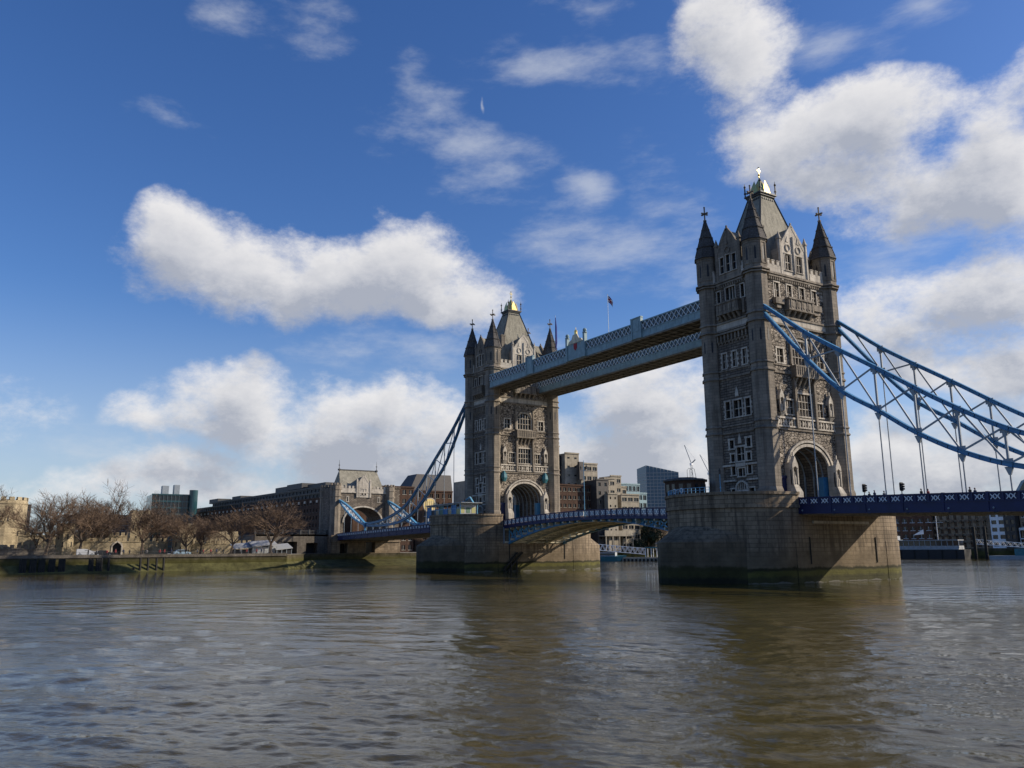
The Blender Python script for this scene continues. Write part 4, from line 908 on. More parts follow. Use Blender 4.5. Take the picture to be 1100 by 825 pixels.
# ================================================================== GATEHOUSE (north abutment tower)
def make_gate():
    x0=-180.; t=thing('gatehouse','arched stone gatehouse with slate roof where the bridge lands, left of the farther tower','gatehouse',(x0,0,0)); Zv=Vector((0,0,1))
    O=Vector((0,-10.7,0));U=Vector((0,1,0));AH,AS,AR=7.0,14.2,5.3; zt_=26.0; dep=11.5
    for fx,sgn in ((0,1),(-dep,-1)):
        O=Vector((fx,-10.7 if sgn>0 else 10.7,0)); U=Vector((0,sgn,0)); P=lambda a,z,dd=0:tuple(O+U*a+Zv*z-U.cross(Zv)*dd)
        holes=[(4.7,21.3,.5,1.6),(16.2,21.3,.5,1.6)]
        g=MB(); g.wall(O,U,21.4,19.8,zt_,holes,.4)
        g.add([P(0,9),P(10.7-AH,9),P(10.7-AH,19.8),P(0,19.8)],[(0,1,2,3)]); g.add([P(10.7+AH,9),P(21.4,9),P(21.4,19.8),P(10.7+AH,19.8)],[(0,1,2,3)])
        for k in range(20):
            a0=-AH+2*AH*k/20;a1=-AH+2*AH*(k+1)/20; g.add([P(10.7+a0,arch_z(a0,AH,AS,AR)),P(10.7+a1,arch_z(a1,AH,AS,AR)),P(10.7+a1,19.8),P(10.7+a0,19.8)],[(0,1,2,3)])
        g.build('wall','granite',t)
        for h in holes: window(t,O,U,h[0],h[1],h[2],h[3],1,1,sur=.2)
        g=MB(); prev=None
        for k in range(21):
            q=math.pi*k/20; p_=O+U*(10.7-7.2*math.cos(q))+Zv*(AS+5.5*math.sin(q))+U.cross(Zv)*.15
            if prev is not None: g.bar(prev,p_,.5,.4,up=(1,0,0))
            prev=p_
        g.build('archivolt','trim',t)
    g=MB()
    for e in(-1,1):
        g.box(-dep,0,e*10.7-.3,e*10.7+.3,3,zt_); g.add([(-dep,e*AH,3),(0,e*AH,3),(0,e*AH,AS),(-dep,e*AH,AS)],[(0,1,2,3)])
    for k in range(20):
        a0=-AH+2*AH*k/20;a1=-AH+2*AH*(k+1)/20; g.add([(-dep,a0,arch_z(a0,AH,AS,AR)),(0,a0,arch_z(a0,AH,AS,AR)),(0,a1,arch_z(a1,AH,AS,AR)),(-dep,a1,arch_z(a1,AH,AS,AR))],[(0,1,2,3)])
    g.build('side_wall','granite',t)
    for ex in(0,1):
        for e in(-1,1):
            g=MB(); cx,cy=-.4-ex*(dep-.8),e*9.9; g.ngon(cx,cy,1.75,9,25.2); g.ngon(cx,cy,2.0,22.9,23.3); g.ngon(cx,cy,2.0,25.2,25.7); g.ngon(cx,cy,1.8,25.7,26.8)
            for k in range(8): a=math.pi/4*k; g.obox((cx+1.6*math.cos(a),cy+1.6*math.sin(a),27.1),(math.cos(a),math.sin(a),0),(-math.sin(a),math.cos(a),0),(0,0,1),.2,.38,.4)
            g.build('corner_turret','ashlar',t)
    g=MB()
    for xx in(0,-dep):
        g.box(xx-.35,xx+.35,-8.4,8.4,24.3,24.7); g.box(xx-.2,xx+.2,-8.4,8.4,24.7,25.9)
        for k in range(13):
            y=-7.8+1.3*k
            if abs(y)>2.4: g.box(xx-.24,xx+.24,y-.38,y+.38,25.9,26.7)
    g.build('battlement','trim',t)
    g=MB(); g.wall(Vector((.25,-2.2,0)),Vector((0,1,0)),4.4,22.8,27.2,[(1.3,23.6,.75,2.2),(2.35,23.6,.75,2.2)],.3); g.add([(.25,-2.2,27.2),(.25,2.2,27.2),(.25,0,30.3)],[(0,1,2)])
    g.box(-2.5,.25,-2.2,-2.0,22.8,27.2); g.box(-2.5,.25,2.0,2.2,22.8,27.2)
    for e in(-1,1): g.bar((.15,e*2.3,27.2),(.15,0,30.5),.5,.3,up=(1,0,0)); g.box(-.15,.45,e*2.4-.3,e*2.4+.3,22.8,28.6); g.ngon(.15,e*2.4,.4,28.6,29.6,4,r1=.03)
    gb=g.build('gable','trim',t); 
    for a in(1.3,2.35): window(gb,Vector((.25,-2.2,0)),Vector((0,1,0)),a,23.6,.75,2.2,1,2,depth=.28,sur=.12)
    g=MB(); x1,x2=-.8,-dep+.8; xm=-dep/2
    g.add([(x1,-8.2,25),(x1,8.2,25),(x2,8.2,25),(x2,-8.2,25),(xm,-7.0,32.6),(xm,7.0,32.6)],[(0,1,5,4),(1,2,5),(2,3,4,5),(3,0,4)]); g.add([(.2,-2.1,27.1),(.2,2.1,27.1),(.2,0,30.1),(-4.5,-2.1,27.1),(-4.5,2.1,27.1),(-4.5,0,30.1)],[(0,3,5,2),(1,2,5,4)])
    rf=g.build('roof','slate',t)
    g=MB(); g.bar((xm,-7,32.7),(xm,7,32.7),.35)
    for e in(-1,1): g.ngon(xm,e*7,.14,32.6,36.2,6,r1=.03); g.ngon(xm,e*7,.32,34.2,34.4,6); g.ngon(xm,e*7,.5,32.4,33.0,6)
    g.build('ridge','lead',rf)
    g=MB(); g.box(-dep-6,-2,9.4,14.5,9,26.5); g.box(-dep-6.3,-1.7,9.2,14.8,26.5,27.0); g.build('annexe','granite',t)
    # stone base down to the shore with an opening under the road
    g=MB(); O=Vector((1.5,-11.6,0));U=Vector((0,1,0))
    g.wall(O,U,25.2,-1,9.9,[(3.2,1.6,2.6,5.6),(12.4,4.0,3.4,3.6)],3.0); g.box(-14,1.49,-11.6,-11.3,-1,9.9); g.box(-14,1.49,13.3,13.6,-1,9.9); g.box(-14,-1.6,-11.3,13.3,9.3,9.85); g.box(1.3,1.9,-11.6,13.6,7.6,8.0)
    g.build('abutment','pier',t)
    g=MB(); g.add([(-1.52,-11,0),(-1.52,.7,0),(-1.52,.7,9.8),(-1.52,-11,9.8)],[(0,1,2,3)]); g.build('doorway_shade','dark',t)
    g=MB(); g.box(-1.9,-1.6,.9,4.1,3.8,7.4); g.build('bright_opening','canvas',t)  # pale panel added behind the opening, coloured for the brightness showing there
    return t
make_gate()
# viaduct beyond the gatehouse towards the left (dark arches)
t=thing('approach_viaduct','dark stone approach viaduct left of the gatehouse behind the wharf','viaduct',(-186,-20,0))
g=MB(); O=Vector((4,-16.0,0)); g.wall(O,Vector((0,1,0)),24.5,2,10.2,[(2.5,3,4.5,4.8),(9.5,3,4.5,4.8),(17,3,4,4.4)],4); g.box(-30,3.99,-16,-15.7,2,10.2); g.box(-30,4,-15.7,8.5,9.6,10.15); g.build('wall','grey_wall',t)
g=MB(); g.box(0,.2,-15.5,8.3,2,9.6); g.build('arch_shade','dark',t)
g=MB()
for k in range(9): g.box(3.6,4.1,-16+k*3.0-.25,-16+k*3.0+.25,10.2,11.8)
g.box(3.75,3.95,-16,8.5,11.2,11.45); g.box(3.75,3.95,-16,8.5,10.5,10.7); g.build('railing','lead',t)

# ================================================================== PIER CABINS
t=thing('control_cabin','small dark octagonal bridge-master cabin with flat roof on the nearer pier','cabin',(-7.2,-14.2,11.3))
g=MB(); g.ngon(0,0,3.4,0,4.1,8); g.build('walls','brick_brown',t)
for k in range(8):
    a=math.pi/4*k; ap=3.4*math.cos(math.pi/8); d=Vector((math.cos(a),math.sin(a),0)); q=Vector((-d.y,d.x,0))
    for e in(-.62,.62): g=MB(); g.obox(d*(ap+.02)+q*e+Vector((0,0,2.95)),q,d,(0,0,1),.32,.04,.62); g.build('window','glass',t)
g=MB(); g.ngon(0,0,3.75,4.1,4.28,8); g.ngon(0,0,3.6,4.28,4.5,8,r1=3.0); g.ngon(0,0,2.2,4.5,4.7,8,r1=1.9)
for e in (.4,1.0): g.tube([(1.2+e,-1,4.5),(1.2+e,-1,5.8),(1.4+e,-.8,6.1),(1.7+e,-.5,5.9),(1.8+e,-.3,4.5)],.035,n=5)
g.build('roof','lead',t)
t=thing('blue_railing','pale blue iron railing around the cabin on the nearer pier','railing',(0,0,12.8))
g=MB()
for k in range(28):
    a=math.pi+math.pi*(k/27)*.62; a2=math.pi+math.pi*((k+1)/27)*.62; p=(10.4*math.cos(a),-10.5+10.4*math.sin(a)); q=(10.4*math.cos(a2),-10.5+10.4*math.sin(a2))
    g.bar((*p,0),(*p,.85),.07)
    if k<27: g.bar((*p,.85),(*q,.85),.07); g.bar((*p,.45),(*q,.45),.05)
g.build('rails','sky_blue',t)
for (ax,ay) in ((-4.6,-18.9),(-2.6,-19.4)):
    t=thing('life_ring_stand','small pale blue post with a white ring on the nearer pier parapet, '+('by the cabin' if ax<-4 else 'nearer the lamp'),'life ring',(ax,ay,12.85)); g=MB(); g.bar((0,0,0),(0,0,.9),.1); g.build('post','sky_blue',t)
    g=MB(); g.tube([(.32*math.cos(a),-.1,.7+.32*math.sin(a)) for a in [2*math.pi*k/12 for k in range(13)]],.08,n=5); g.build('ring','white',t)
t=thing('ticket_kiosk','low glazed kiosk with flat roof and colourful posters on the farther pier','kiosk',(-85.5,-14.8,11.3))
g=MB(); g.box(-9.0,8.6,-2.6,2.2,3.9,4.15); g.box(-9.4,9.6,-3.0,2.6,4.15,4.28); g.build('roof','steel',t)
g=MB()
for k in range(9):
    x=-8.9+k*2.15; g.box(x-.08,x+.08,-2.55,-2.4,0,3.9); g.box(x-.08,x+.08,1.9,2.05,0,3.9)
g.box(-8.9,8.3,-2.5,-2.42,2.95,3.1); g.build('frame','sky_blue',t)
pm=['poster_a','dark','glass','poster_c','poster_a','glass','poster_a','poster_b']
for k in range(8):
    x=-8.8+k*2.15; g=MB(); g.box(x,x+1.95,-2.44,-2.40,1.2,3.0 if k%3 else 3.8); g.build('poster' if pm[k].startswith('post') else 'pane',pm[k],t)
    g=MB(); g.ball((x+1.0,-1.2,2.0),.35,.3,.9,n=7,m=5); g.build('stool','cabin_dark' if k%2 else 'poster_a',t)
g=MB(); g.box(7.6,8.2,-2.4,1.9,0,3.9); g.build('end_wall','canvas',t)
for q_,(yy,c_) in enumerate(((-1.9,'poster_b'),(-.4,'poster_c'),(1.0,'poster_b'))): g=MB(); g.box(8.2,8.24,yy-.5,yy+.5,1.9,3.2); g.build('poster',c_,t)
for xx in (7.65,): g=MB(); g.box(xx,xx+.5,-2.46,-2.42,1.6,3.4); g.build('poster','poster_b',t)
g=MB(); g.bar((4,0,4.2),(7.5,.5,5.6),.5,.18); g.bar((7.5,.5,5.6),(8.5,.8,4.3),.4,.15); g.build('awning','sky_blue',t)
# ornamental blue shields by the arch of the farther tower
for ey in(-1,1):
    t=thing('blue_banner','teal blue draped work lantern on the farther tower beside its arch, '+('left' if ey<0 else 'right')+' side','banner',(-82.3+6.2,ey*5.9-.3,21.9),0,'teal covers beside the far arch')
    g=MB(); g.ngon(0,0,.4,-1.2,-.3,7,r1=.85); g.ngon(0,0,.85,-.3,.6,7,r1=.7); g.ngon(0,0,.7,.6,1.3,7,r1=.15); g.bar((0,0,0),(-.6,0,0),.2); g.build('cover','teal',t)

# ================================================================== VEHICLES
def vehicle(name,label,cat,loc,rz,L,Wd,H,paint,kind='car',group=None):
    t=thing(name,label,cat,loc,rz,group); hw=Wd/2
    if kind=='van': prof=[(-L/2,.35),(L/2-.1,.35),(L/2,.9),(L/2-.15,1.15),(L/2-1.1,1.35),(L/2-1.9,H*.93),(L/2-2.4,H),(-L/2+.15,H),(-L/2,H-.2)]
    else: prof=[(-L/2,.3),(L/2,.3),(L/2,.75),(L/2-1.1,.95),(L/2-1.8,H),(-L/2+1.1,H),(-L/2+.3,.98),(-L/2,.9)]
    g=MB(); n=len(prof); vs=[(x,-hw+(.12 if z>1.2 else 0),z) for x,z in prof]+[(x,hw-(.12 if z>1.2 else 0),z) for x,z in prof]
    g.add(vs,[tuple(range(n)),tuple(range(2*n-1,n-1,-1))]+[(i,i+n,(i+1)%n+n,(i+1)%n) for i in range(n)]); g.build('body',paint,t)
    g=MB()
    for e in(-1,1):
        y=e*(hw-.06)
        if kind=='van': g.add([(L/2-1.55,y,1.35),(L/2-2.6,y,1.35),(L/2-2.6,y,H-.35),(L/2-2.2,y,H-.35)],[(0,1,2,3)])
        else: g.box(-L/2+.9,L/2-1.7,y-.05,y+.05,1.0,H-.12)
    if kind=='van': g.add([(L/2-1.13,-hw+.25,1.37),(L/2-1.13,hw-.25,1.37),(L/2-1.88,hw-.28,H*.92),(L/2-1.88,-hw+.28,H*.92)],[(0,1,2,3)])
    g.build('window','glass',t)
    for xx in(-L/2+.8,L/2-.85):
        for e in(-1,1):
            g=MB(); g.tube([(xx,e*(hw-.2),.34),(xx,e*(hw+.02),.34)],.34,n=14); w=g.build('wheel','rubber',t); g=MB(); g.tube([(xx,e*hw,.34),(xx,e*(hw+.04),.34)],.18,n=10); g.build('rim','steel',w)
    for e in(-1,1): g=MB(); g.box(L/2-.03,L/2+.02,e*(hw-.3)-.14,e*(hw-.3)+.14,.62,.8); g.build('headlight','white',t)
    return t
vehicle('van','grey-blue high-roofed van driving on the bridge at the right edge','van',(40.3,-3.6,10.0),math.pi,6.2,2.0,2.75,'car_blue','van')
# traffic signals
for i,(x,lab) in enumerate(((20.0,'traffic signal on the bridge footway nearer the big tower'),(25.5,'traffic signal on the bridge footway, second from the big tower'))):
    t=thing('traffic_signal',lab,'traffic light',(x,-7.2,dS(x)-1.15),0,'traffic signals on the bridge'); g=MB(); g.tube([(0,0,0),(0,0,2.6)],.06,n=6); g.build('post','lead',t)
    g=MB(); g.box(-.16,.16,-.2,.2,1.75,2.7)
    for z in(1.95,2.25,2.55): g.tube([(.16,0,z),(.42,0,z-.04)],.12,n=7); g.tube([(.2,.0,z),(.16,.0,z)],.1,n=7)
    g.box(.0,.04,-.34,.34,1.65,2.8); g.build('signal_head','dark',t)

# ================================================================== PEOPLE
def person_mesh(seed,mats):
    r=random.Random(seed); g=MB(); h=r.uniform(1.6,1.82)/1.75; st=r.uniform(.05,.24)
    for e in(-1,1): g.tube([(e*st,e*.09,0.04*h),(e*st*.6,e*.09,.45*h),(0,e*.085,.86*h)],[.055,.065,.095],n=6,mi=1); g.box(e*st-.07,e*st+.18,e*.09-.045,e*.09+.045,0,.07,1)
    g.tube([(0,0,.8*h),(0,0,.95*h),(0,0,1.2*h),(0,0,1.38*h),(0,0,1.46*h),(0,0,1.52*h)],[.15,.155,.18,.2,.09,.06],n=8,mi=0)
    for e in(-1,1): g.tube([(0,e*.19,1.4*h),(-.03*e,e*.25,1.12*h),(.12*r.uniform(-1,1),e*.24,.86*h)],[.065,.055,.04],n=6,mi=0)
    g.ball((0.01,0,1.63*h),.095,.085,.125,n=8,m=6,mi=2); g.ball((-.02,0,1.67*h),.1,.09,.105,n=8,m=5,mi=3)
    return g
cats=['coat_a','coat_b','coat_c','coat_d']; PM={}
for c in cats:
    for s in range(2):
        g=person_mesh(hash(c)%97+s if False else cats.index(c)*2+s,None); o=g.build('person',[c,'coat_a','skin','cloth']); PM[(c,s)]=o.data; bpy.data.objects.remove(o)
cn={'coat_a':'black coat','coat_b':'navy coat','coat_c':'red coat','coat_d':'grey coat'}
usedlab=set()
def person(x,y,z,c,s,rz,where,group):
    o=bpy.data.objects.new('person',PM[(c,s)]); COL.objects.link(o); o.location=(x,y,z); o.rotation_euler=(0,0,rz); o.scale=(1,)*3
    lab='person in a %s %s'%(cn[c],where); assert lab not in usedlab,lab; usedlab.add(lab); return tag(o,lab,'person',group)
for x,c,w in ((21.2,'coat_a','on the bridge just right of the first traffic signal'),(22.0,'coat_b','on the bridge between the two traffic signals'),(23.4,'coat_d','on the bridge just left of the second traffic signal'),(28.6,'coat_a','on the bridge right of the second traffic signal'),(29.5,'coat_c','on the bridge beside the third hanger'),(34.8,'coat_a','on the bridge left of the van, leading a pair'),(35.4,'coat_b','on the bridge left of the van, second of a pair')):
    person(x,-7.9,dS(x)-1.15+.05,c,int(x)%2,0,w,'people walking on the bridge')

# ================================================================== TREES
def tree_data(seed,H,spread=1.0,lean=0.0):
    r=random.Random(seed); T=MB(); C=MB(); th=H*r.uniform(.16,.24)
    def seg(p,d,L,rad,lev,T_):
        pts=[p]; q=p.copy(); dd=d.copy()
        for k in range(3):
            dd=(dd+Vector((r.uniform(-1,1),r.uniform(-1,1),r.uniform(-.6,1)))*.16).normalized(); q=q+dd*L/3; pts.append(q.copy())
        T_.tube(pts,[rad,rad*.85,rad*.72,rad*.58],n=5 if lev<2 else 3,cap=False); return pts,dd
    base=Vector((0,0,-.2)); d0=Vector((lean,lean*.4,1)).normalized()
    pts,dd=seg(base,d0,th,H*.026,0,T)
    T.tube([(0,0,-.2),(0,0,.5)],[H*.036,H*.026],n=7)
    def rec(p,d,L,rad,lev):
        tgt=T if lev<=1 else C
        ps,dn=seg(p,d,L,rad,lev,tgt)
        if lev==5: return
        n={0:4,1:4,2:4,3:5,4:6}[lev]
        for k in range(n):
            s=r.choice((1,2,3,3)); a=r.uniform(0,2*math.pi); tilt=r.uniform(.35,.95) if lev>0 else r.uniform(.3,.7)
            ax=dn.orthogonal().normalized(); ax.rotate(Matrix.Rotation(a,3,dn)); nd=dn.copy(); nd.rotate(Matrix.Rotation(tilt,3,ax)); nd.z+=.12; nd.x*=spread; nd.y*=spread; nd.normalize()
            rec(ps[s],nd,L*r.uniform(.58,.84),max(rad*.55,.024),lev+1)
    for k in range(5):
        a=2*math.pi*k/5+r.uniform(-.4,.4); tl=r.uniform(.3,1.0); rec(pts[-1] if k else pts[-1],Vector((math.cos(a)*math.sin(tl),math.sin(a)*math.sin(tl),math.cos(tl))),H*.29,H*.013,1)
    a=T.build('trunk','bark'); b=C.build('crown','twig'); da,db=a.data,b.data; bpy.data.objects.remove(a); bpy.data.objects.remove(b); return da,db
TD=[tree_data(11,15,1.1),tree_data(23,15,1.2,.12),tree_data(37,15,1.0,-.1),tree_data(51,15,1.35,.05)]
def tree(x,y,H,k,rz,label,z=3.9,group='bare riverside plane trees',w=1):
    t=thing('tree',label,'tree',(x,y,z),rz,group)
    H*=1.08; w*=1.12
    for d,n in zip(TD[k],('trunk','crown')):
        o=bpy.data.objects.new(n,d); COL.objects.link(o); o.parent=t; o.scale=(H/15*w,H/15*w,H/15)
    return t
tree(-158,-96.0,17.5,0,0,'large dense bare tree just right of the round castle tower')
tree(-163,-98.5,11,1,1.0,'bare leaning tree close beside the round castle tower',w=.8)
tree(-157,-88.3,15.5,1,2.2,'bare tree with a forked leaning trunk right of the dark bastion')
tree(-176,-80.2,19,2,.5,'tall pale bare tree standing behind the castle wall above its gateway')
tree(-157,-72.8,15.5,2,2.8,'bare tree before the castle wall, right of the small gateway')
tree(-173,-83,14.5,3,3.1,'bare tree behind the castle wall left of the gateway')
tree(-158,-61.3,12.5,3,1.3,'low bare tree in front of the second castle bastion')
tree(-172,-66,14,0,4.0,'bare tree behind the castle wall left of the square stone turret')
tree(-156,-49.8,12.5,1,.2,'small bare tree standing left of the pale canopies')
tree(-166,-56,12,2,5.0,'bare tree behind the castle wall in front of the brown brick block')
tree(-154,-38.6,17.5,3,5.2,'large spreading bare tree by the pale canopies before the brown brick block')
tree(-178,-110,17,2,.9,'bare tree behind the round castle tower at the left edge')
tree(-156,-120,16,0,2.0,'bare tree beyond the left edge on the wharf')
for (x,y,H,k,l) in ((-178,137,14,1,'bare autumn-brown tree seen under the bridge, left of the nearer pier'),(-172,148,13,2,'bare brown tree seen under the bridge against the nearer pier'),(-196,33,12,0,'bare tree behind the gap between gatehouse and farther pier')): tree(x,y,H,k,1.1*k,l,group='bare trees beyond the bridge')
def evergreen(x,y,H,label,w=1.):
    t=thing('evergreen_tree',label,'tree',(x,y,3.9)); g=MB(); g.tube([(0,0,-.1),(.1,0,H*.3),(0,.1,H*.75)],[.35,.28,.1],n=7); g.build('trunk','bark',t)
    r=random.Random(5); g=MB()
    cl=[(Vector((r.gauss(0,H*.26*w),r.gauss(0,H*.26*w),H*r.uniform(.22,.9))),r.uniform(.9,1.9)) for _ in range(46)]
    for c,rad in cl:
        for k in range(90):
            d=Vector((r.gauss(0,1),r.gauss(0,1),r.gauss(0,1))).normalized()*rad*r.uniform(.55,1.1); p=c+d; a=Vector((r.gauss(0,1),r.gauss(0,1),r.gauss(0,1))).normalized()*.24; b_=a.orthogonal().normalized()*.2
            g.add([p-a-b_,p+a-b_,p+a+b_,p-a+b_],[(0,1,2,3)])
    g.build('crown','evergreen',t); return t
evergreen(-183,132,12.5,'dark round evergreen tree seen under the bridge beside the riverside hotel',1.0)

# ================================================================== CASTLE
def crenel(g,O,U,L,z,nb,h=.9,th=.7,mi=0):
    Nn=Vector(U).cross(Vector((0,0,1)))
    for k in range(nb): g.obox(Vector(O)+Vector(U)*((k+.5)*L/nb)+Vector((0,0,z+h/2))-Nn*th/2,U,Nn,(0,0,1),L/nb*.31,th/2,h/2,mi)
def curtain(label,x,y0,y1,z1,m='castle',z0=3.5,gate=None,th=1.6,slits=True):
    t=thing('castle_wall',label,'wall',(x,y0,0)); L=y1-y0; g=MB(); holes=[gate] if gate else []
    g.wall((0,0,0),(0,1,0),L,z0,z1,[(gate[0],z0,gate[2],gate[3])] if gate else [],1.2)
    g.box(-th,-th+.05,0,L,z0,z1); g.box(-th,-.01,0,.05,z0,z1); g.box(-th,-.01,L-.05,L,z0,z1); g.box(-th,0,0,L,z1-.02,z1+.0); g.box(-.02,.14,0,L,z1-.35,z1-.15)
    crenel(g,(0,0,0),(0,1,0),L,z1,max(2,int(L/1.5)))
    g.build('wall_face',m,t)
    if gate:
        g=MB(); a,w,h=gate[0],gate[2],gate[3]; g.box(-1.1,-1.0,a-.1,a+w+.1,z0,z0+h+.1); g.build('gate_door','dark',t)
        g=MB(); 
        for e in(0,1): g.box(-.05,.16,a+e*w-.22,a+e*w+.22,z0,z0+h*.75)
        pts=[(a-.1,z0+h*.72),(a+w*.2,z0+h*.95),(a+w/2,z0+h*1.08),(a+w*.8,z0+h*.95),(a+w+.1,z0+h*.72)]
        for k in range(4): g.bar((.05,*pts[k]),(.05,*pts[k+1]),.36,.36,up=(1,0,0))
        g.add([(0.02,a,z0+h*.72),(0.02,a,z0+h),(0.02,a+w*.35,z0+h)],[(0,1,2)]); g.add([(0.02,a+w,z0+h*.72),(0.02,a+w,z0+h),(0.02,a+w*.65,z0+h)],[(0,2,1)]); g.build('gate_arch','trim',t)
    return t
def bastion(label,x,y,r,z1,n=14,m='castle',z0=3.5,sq=False,slits=6):
    t=thing('castle_tower',label,'castle tower',(x,y,0)); g=MB()
    if sq: g.box(-r,r,-r,r,z0,z1); g.box(-r-.12,r+.12,-r-.12,r+.12,z1-.7,z1-.4)
    else: g.ngon(0,0,r,z0,z1,n); g.ngon(0,0,r+.15,z1-1.0,z1-.7,n)
    k_=n if not sq else 0
    if sq:
        for O,U in (((r,-r,0),(0,1,0)),((-r,-r,0),(1,0,0)),((-r,r,0),(0,-1,0)),((r,r,0),(-1,0,0))): crenel(g,O,U,2*r,z1,3)
    else:
        for k in range(n):
            a=2*math.pi*k/n; g.obox(((r-.3)*math.cos(a),(r-.3)*math.sin(a),z1+.45),(math.cos(a),math.sin(a),0),(-math.sin(a),math.cos(a),0),(0,0,1),.3,math.pi*r/n*.6,.45)
    g.build('tower_wall',m,t)
    for k in range(slits):
        g=MB()
        a=R(-75)+k*R(150)/max(1,slits-1) if not sq else 0; rr=r*math.cos(math.pi/n)+.05 if not sq else r
        zz=z0+(z1-z0)*(.42+.25*(k%2)); d=Vector((math.cos(a),math.sin(a),0)); g.obox(d*rr+Vector((0,(k-slits/2)*.9 if sq else 0,zz)),(-d.y,d.x,0),d,(0,0,1),.16,.06,.7)
        g.build('arrow_slit','dark',t)
    return t
bastion('big round crenellated castle tower at the left edge of the picture',-182,-106.4,6.1,19.2,18)
curtain('low grey rubble wall in front of the round castle tower',-160,-130,-93.5,6.0,'grey_wall')
curtain('pale castle wall between the round tower and the dark bastion',-172,-102,-91.5,9.6)
bastion('tall dark-shaded castle bastion behind the forked tree',-166,-91.2,2.2,11.7,12)
curtain('long pale castle curtain wall with the small arched gateway',-170,-89,-64.2,7.9,gate=(10.0,0,2.6,4.0))
curtain('higher inner castle wall above the arched gateway',-176,-90,-76.5,9.6)
curtain('stretch of higher inner castle wall right of the pale tall tree',-190,-78,-70,9.8)
bastion('square pale stone turret rising behind the curtain wall',-182,-70.8,2.6,16.2,sq=True)
bastion('round castle bastion in shade right of the curtain wall',-167,-61.0,2.6,8.6,12)
curtain('pale castle wall right of the shaded bastion, left of the canopies',-170,-58.4,-40,7.2)
bastion('pale castle turret behind the wall, left of the crenellated block',-180,-57.3,2.4,12.4,sq=True)
bastion('wide crenellated castle block behind the pale canopies',-182,-46.5,4.2,10.2,sq=True)
# canopies
for k,(y,z,w) in enumerate(((-44.5,5.6,6.5),(-39,6.3,7.5),(-33.5,5.3,5.0))):
    t=thing('pavilion','%s sloping canopy pavilion on the wharf %s'%(('low grey','white','small pale')[k],('left of the big bare tree','behind the trunk of the big bare tree','just right of the big bare tree')[k]),'pavilion',(-162+k,y,3.9),0,'wharf pavilions')
    g=MB(); h=z-3.9; g.add([(2.5,-w/2,h),(2.5,w/2,h+.5),(-3,w/2,h+1.9),(-3,-w/2,h+1.4),(2.5,-w/2,h-.2),(2.5,w/2,h+.3),(-3,w/2,h+1.7),(-3,-w/2,h+1.2)],[(0,1,2,3),(7,6,5,4),(0,4,5,1),(1,5,6,2),(3,7,4,0)]); g.build('canopy','canvas',t)
    g=MB(); g.box(-2.8,1.6,-w/2+.3,w/2-.3,0,h-.2); g.build('counter','dark' if k!=1 else 'canvas',t)
    g=MB()
    for e in range(4): yy=-w/2+.3+e*(w-.6)/3; g.bar((2.3,yy,0),(2.3,yy,h),.14)
    g.build('post','steel',t)
# wharf: promenade people, vehicles, railing
px=[(-145+random.uniform(-1.5,1.5),-86.5+i*1.95+random.uniform(-.7,.7)) for i in range(24)]
places=['by the forked tree','just left of the gateway','left side of the gateway','before the gateway','just right of the gateway','right of the gateway','left of the tree before the wall','beside the tree before the wall','right of the tree before the wall','under the square stone turret','before the middle of the castle wall','near the shaded bastion, left','before the shaded bastion','right of the shaded bastion','before the pale wall, left part','before the pale wall, second','before the pale wall, third','before the pale wall, fourth','by the small bare tree','right of the small bare tree','before the grey canopy','left of the white canopy','before the white canopy','by the big bare tree']
for i,(x,y) in enumerate(px): person(x,y,3.92,cats[(i*7+i//3)%4],i%2,random.uniform(0,6),'strolling on the wharf '+places[i],'people strolling on the wharf')
vehicle('van','white van parked on the wharf left of the castle gateway','van',(-148,-87.3,3.92),math.pi/2,4.4,1.8,1.8,'car_white','van')
vehicle('parked_car','dark car parked on the wharf beside the white van','car',(-148,-83.2,3.92),math.pi/2,4.4,1.8,1.45,'car_black')
vehicle('parked_car','grey-blue car parked on the wharf near the shaded bastion','car',(-149,-64.0,3.92),math.pi/2,4.4,1.8,1.45,'car_blue')
t=thing('wharf_railing','long dark iron railing along the edge of the castle wharf','railing',(-141.5,-40,3.9)); g=MB()
for k in range(46): g.bar((0,-k*1.7,0),(0,-k*1.7,1.0),.07)
g.bar((0,0,1.0),(0,-76.5,1.0),.07); g.bar((0,0,.55),(0,-76.5,.55),.05); g.build('rails','lead',t)
# dark timber dolphins and piles before the quay
DP=[(-101.2,1.5),(-99.1,1.5),(-97.3,1.4),(-95.2,1.5),(-93.1,1.5),(-86.8,1.3),(-85.0,1.5),(-82.9,.7),(-75.7,.6),(-73.9,.6),(-71.9,.6),(-70.2,.6),(-77.1,.5)]
names_=['leftmost wide dark timber fender on the quay wall','second wide dark timber fender from the left','third wide dark timber fender from the left','fourth wide dark timber fender from the left','fifth wide dark timber fender, below the dark bastion','wide timber fender below the white van','wide timber fender below the dark car','narrow leaning pile just left of the gateway','first of four narrow piles right of the gateway','second of four narrow piles right of the gateway','third of four narrow piles right of the gateway','last of four narrow piles right of the gateway','short stub pile left of the four narrow piles']
for (y,w),l in zip(DP,names_):
    t=thing('timber_fender',l,'timber fender',(-137.4,y,0),0,'timber fenders along the quay'); top=3.7 if w>.45 and w!=.5 else 1.3
    g=MB(); n=max(1,int(w/.45)); 
    for k in range(n): yy=-w/2+(k+.5)*w/n; g.tube([(-.2,yy,-2.5),(-.9,yy,top-.5+.25*random.random())],[.3,.27],n=7)
    if w>1: g.box(-1.2,-.5,-w/2+.1,w/2-.1,-1,top-.6); 
    g.build('piles','timber',t)

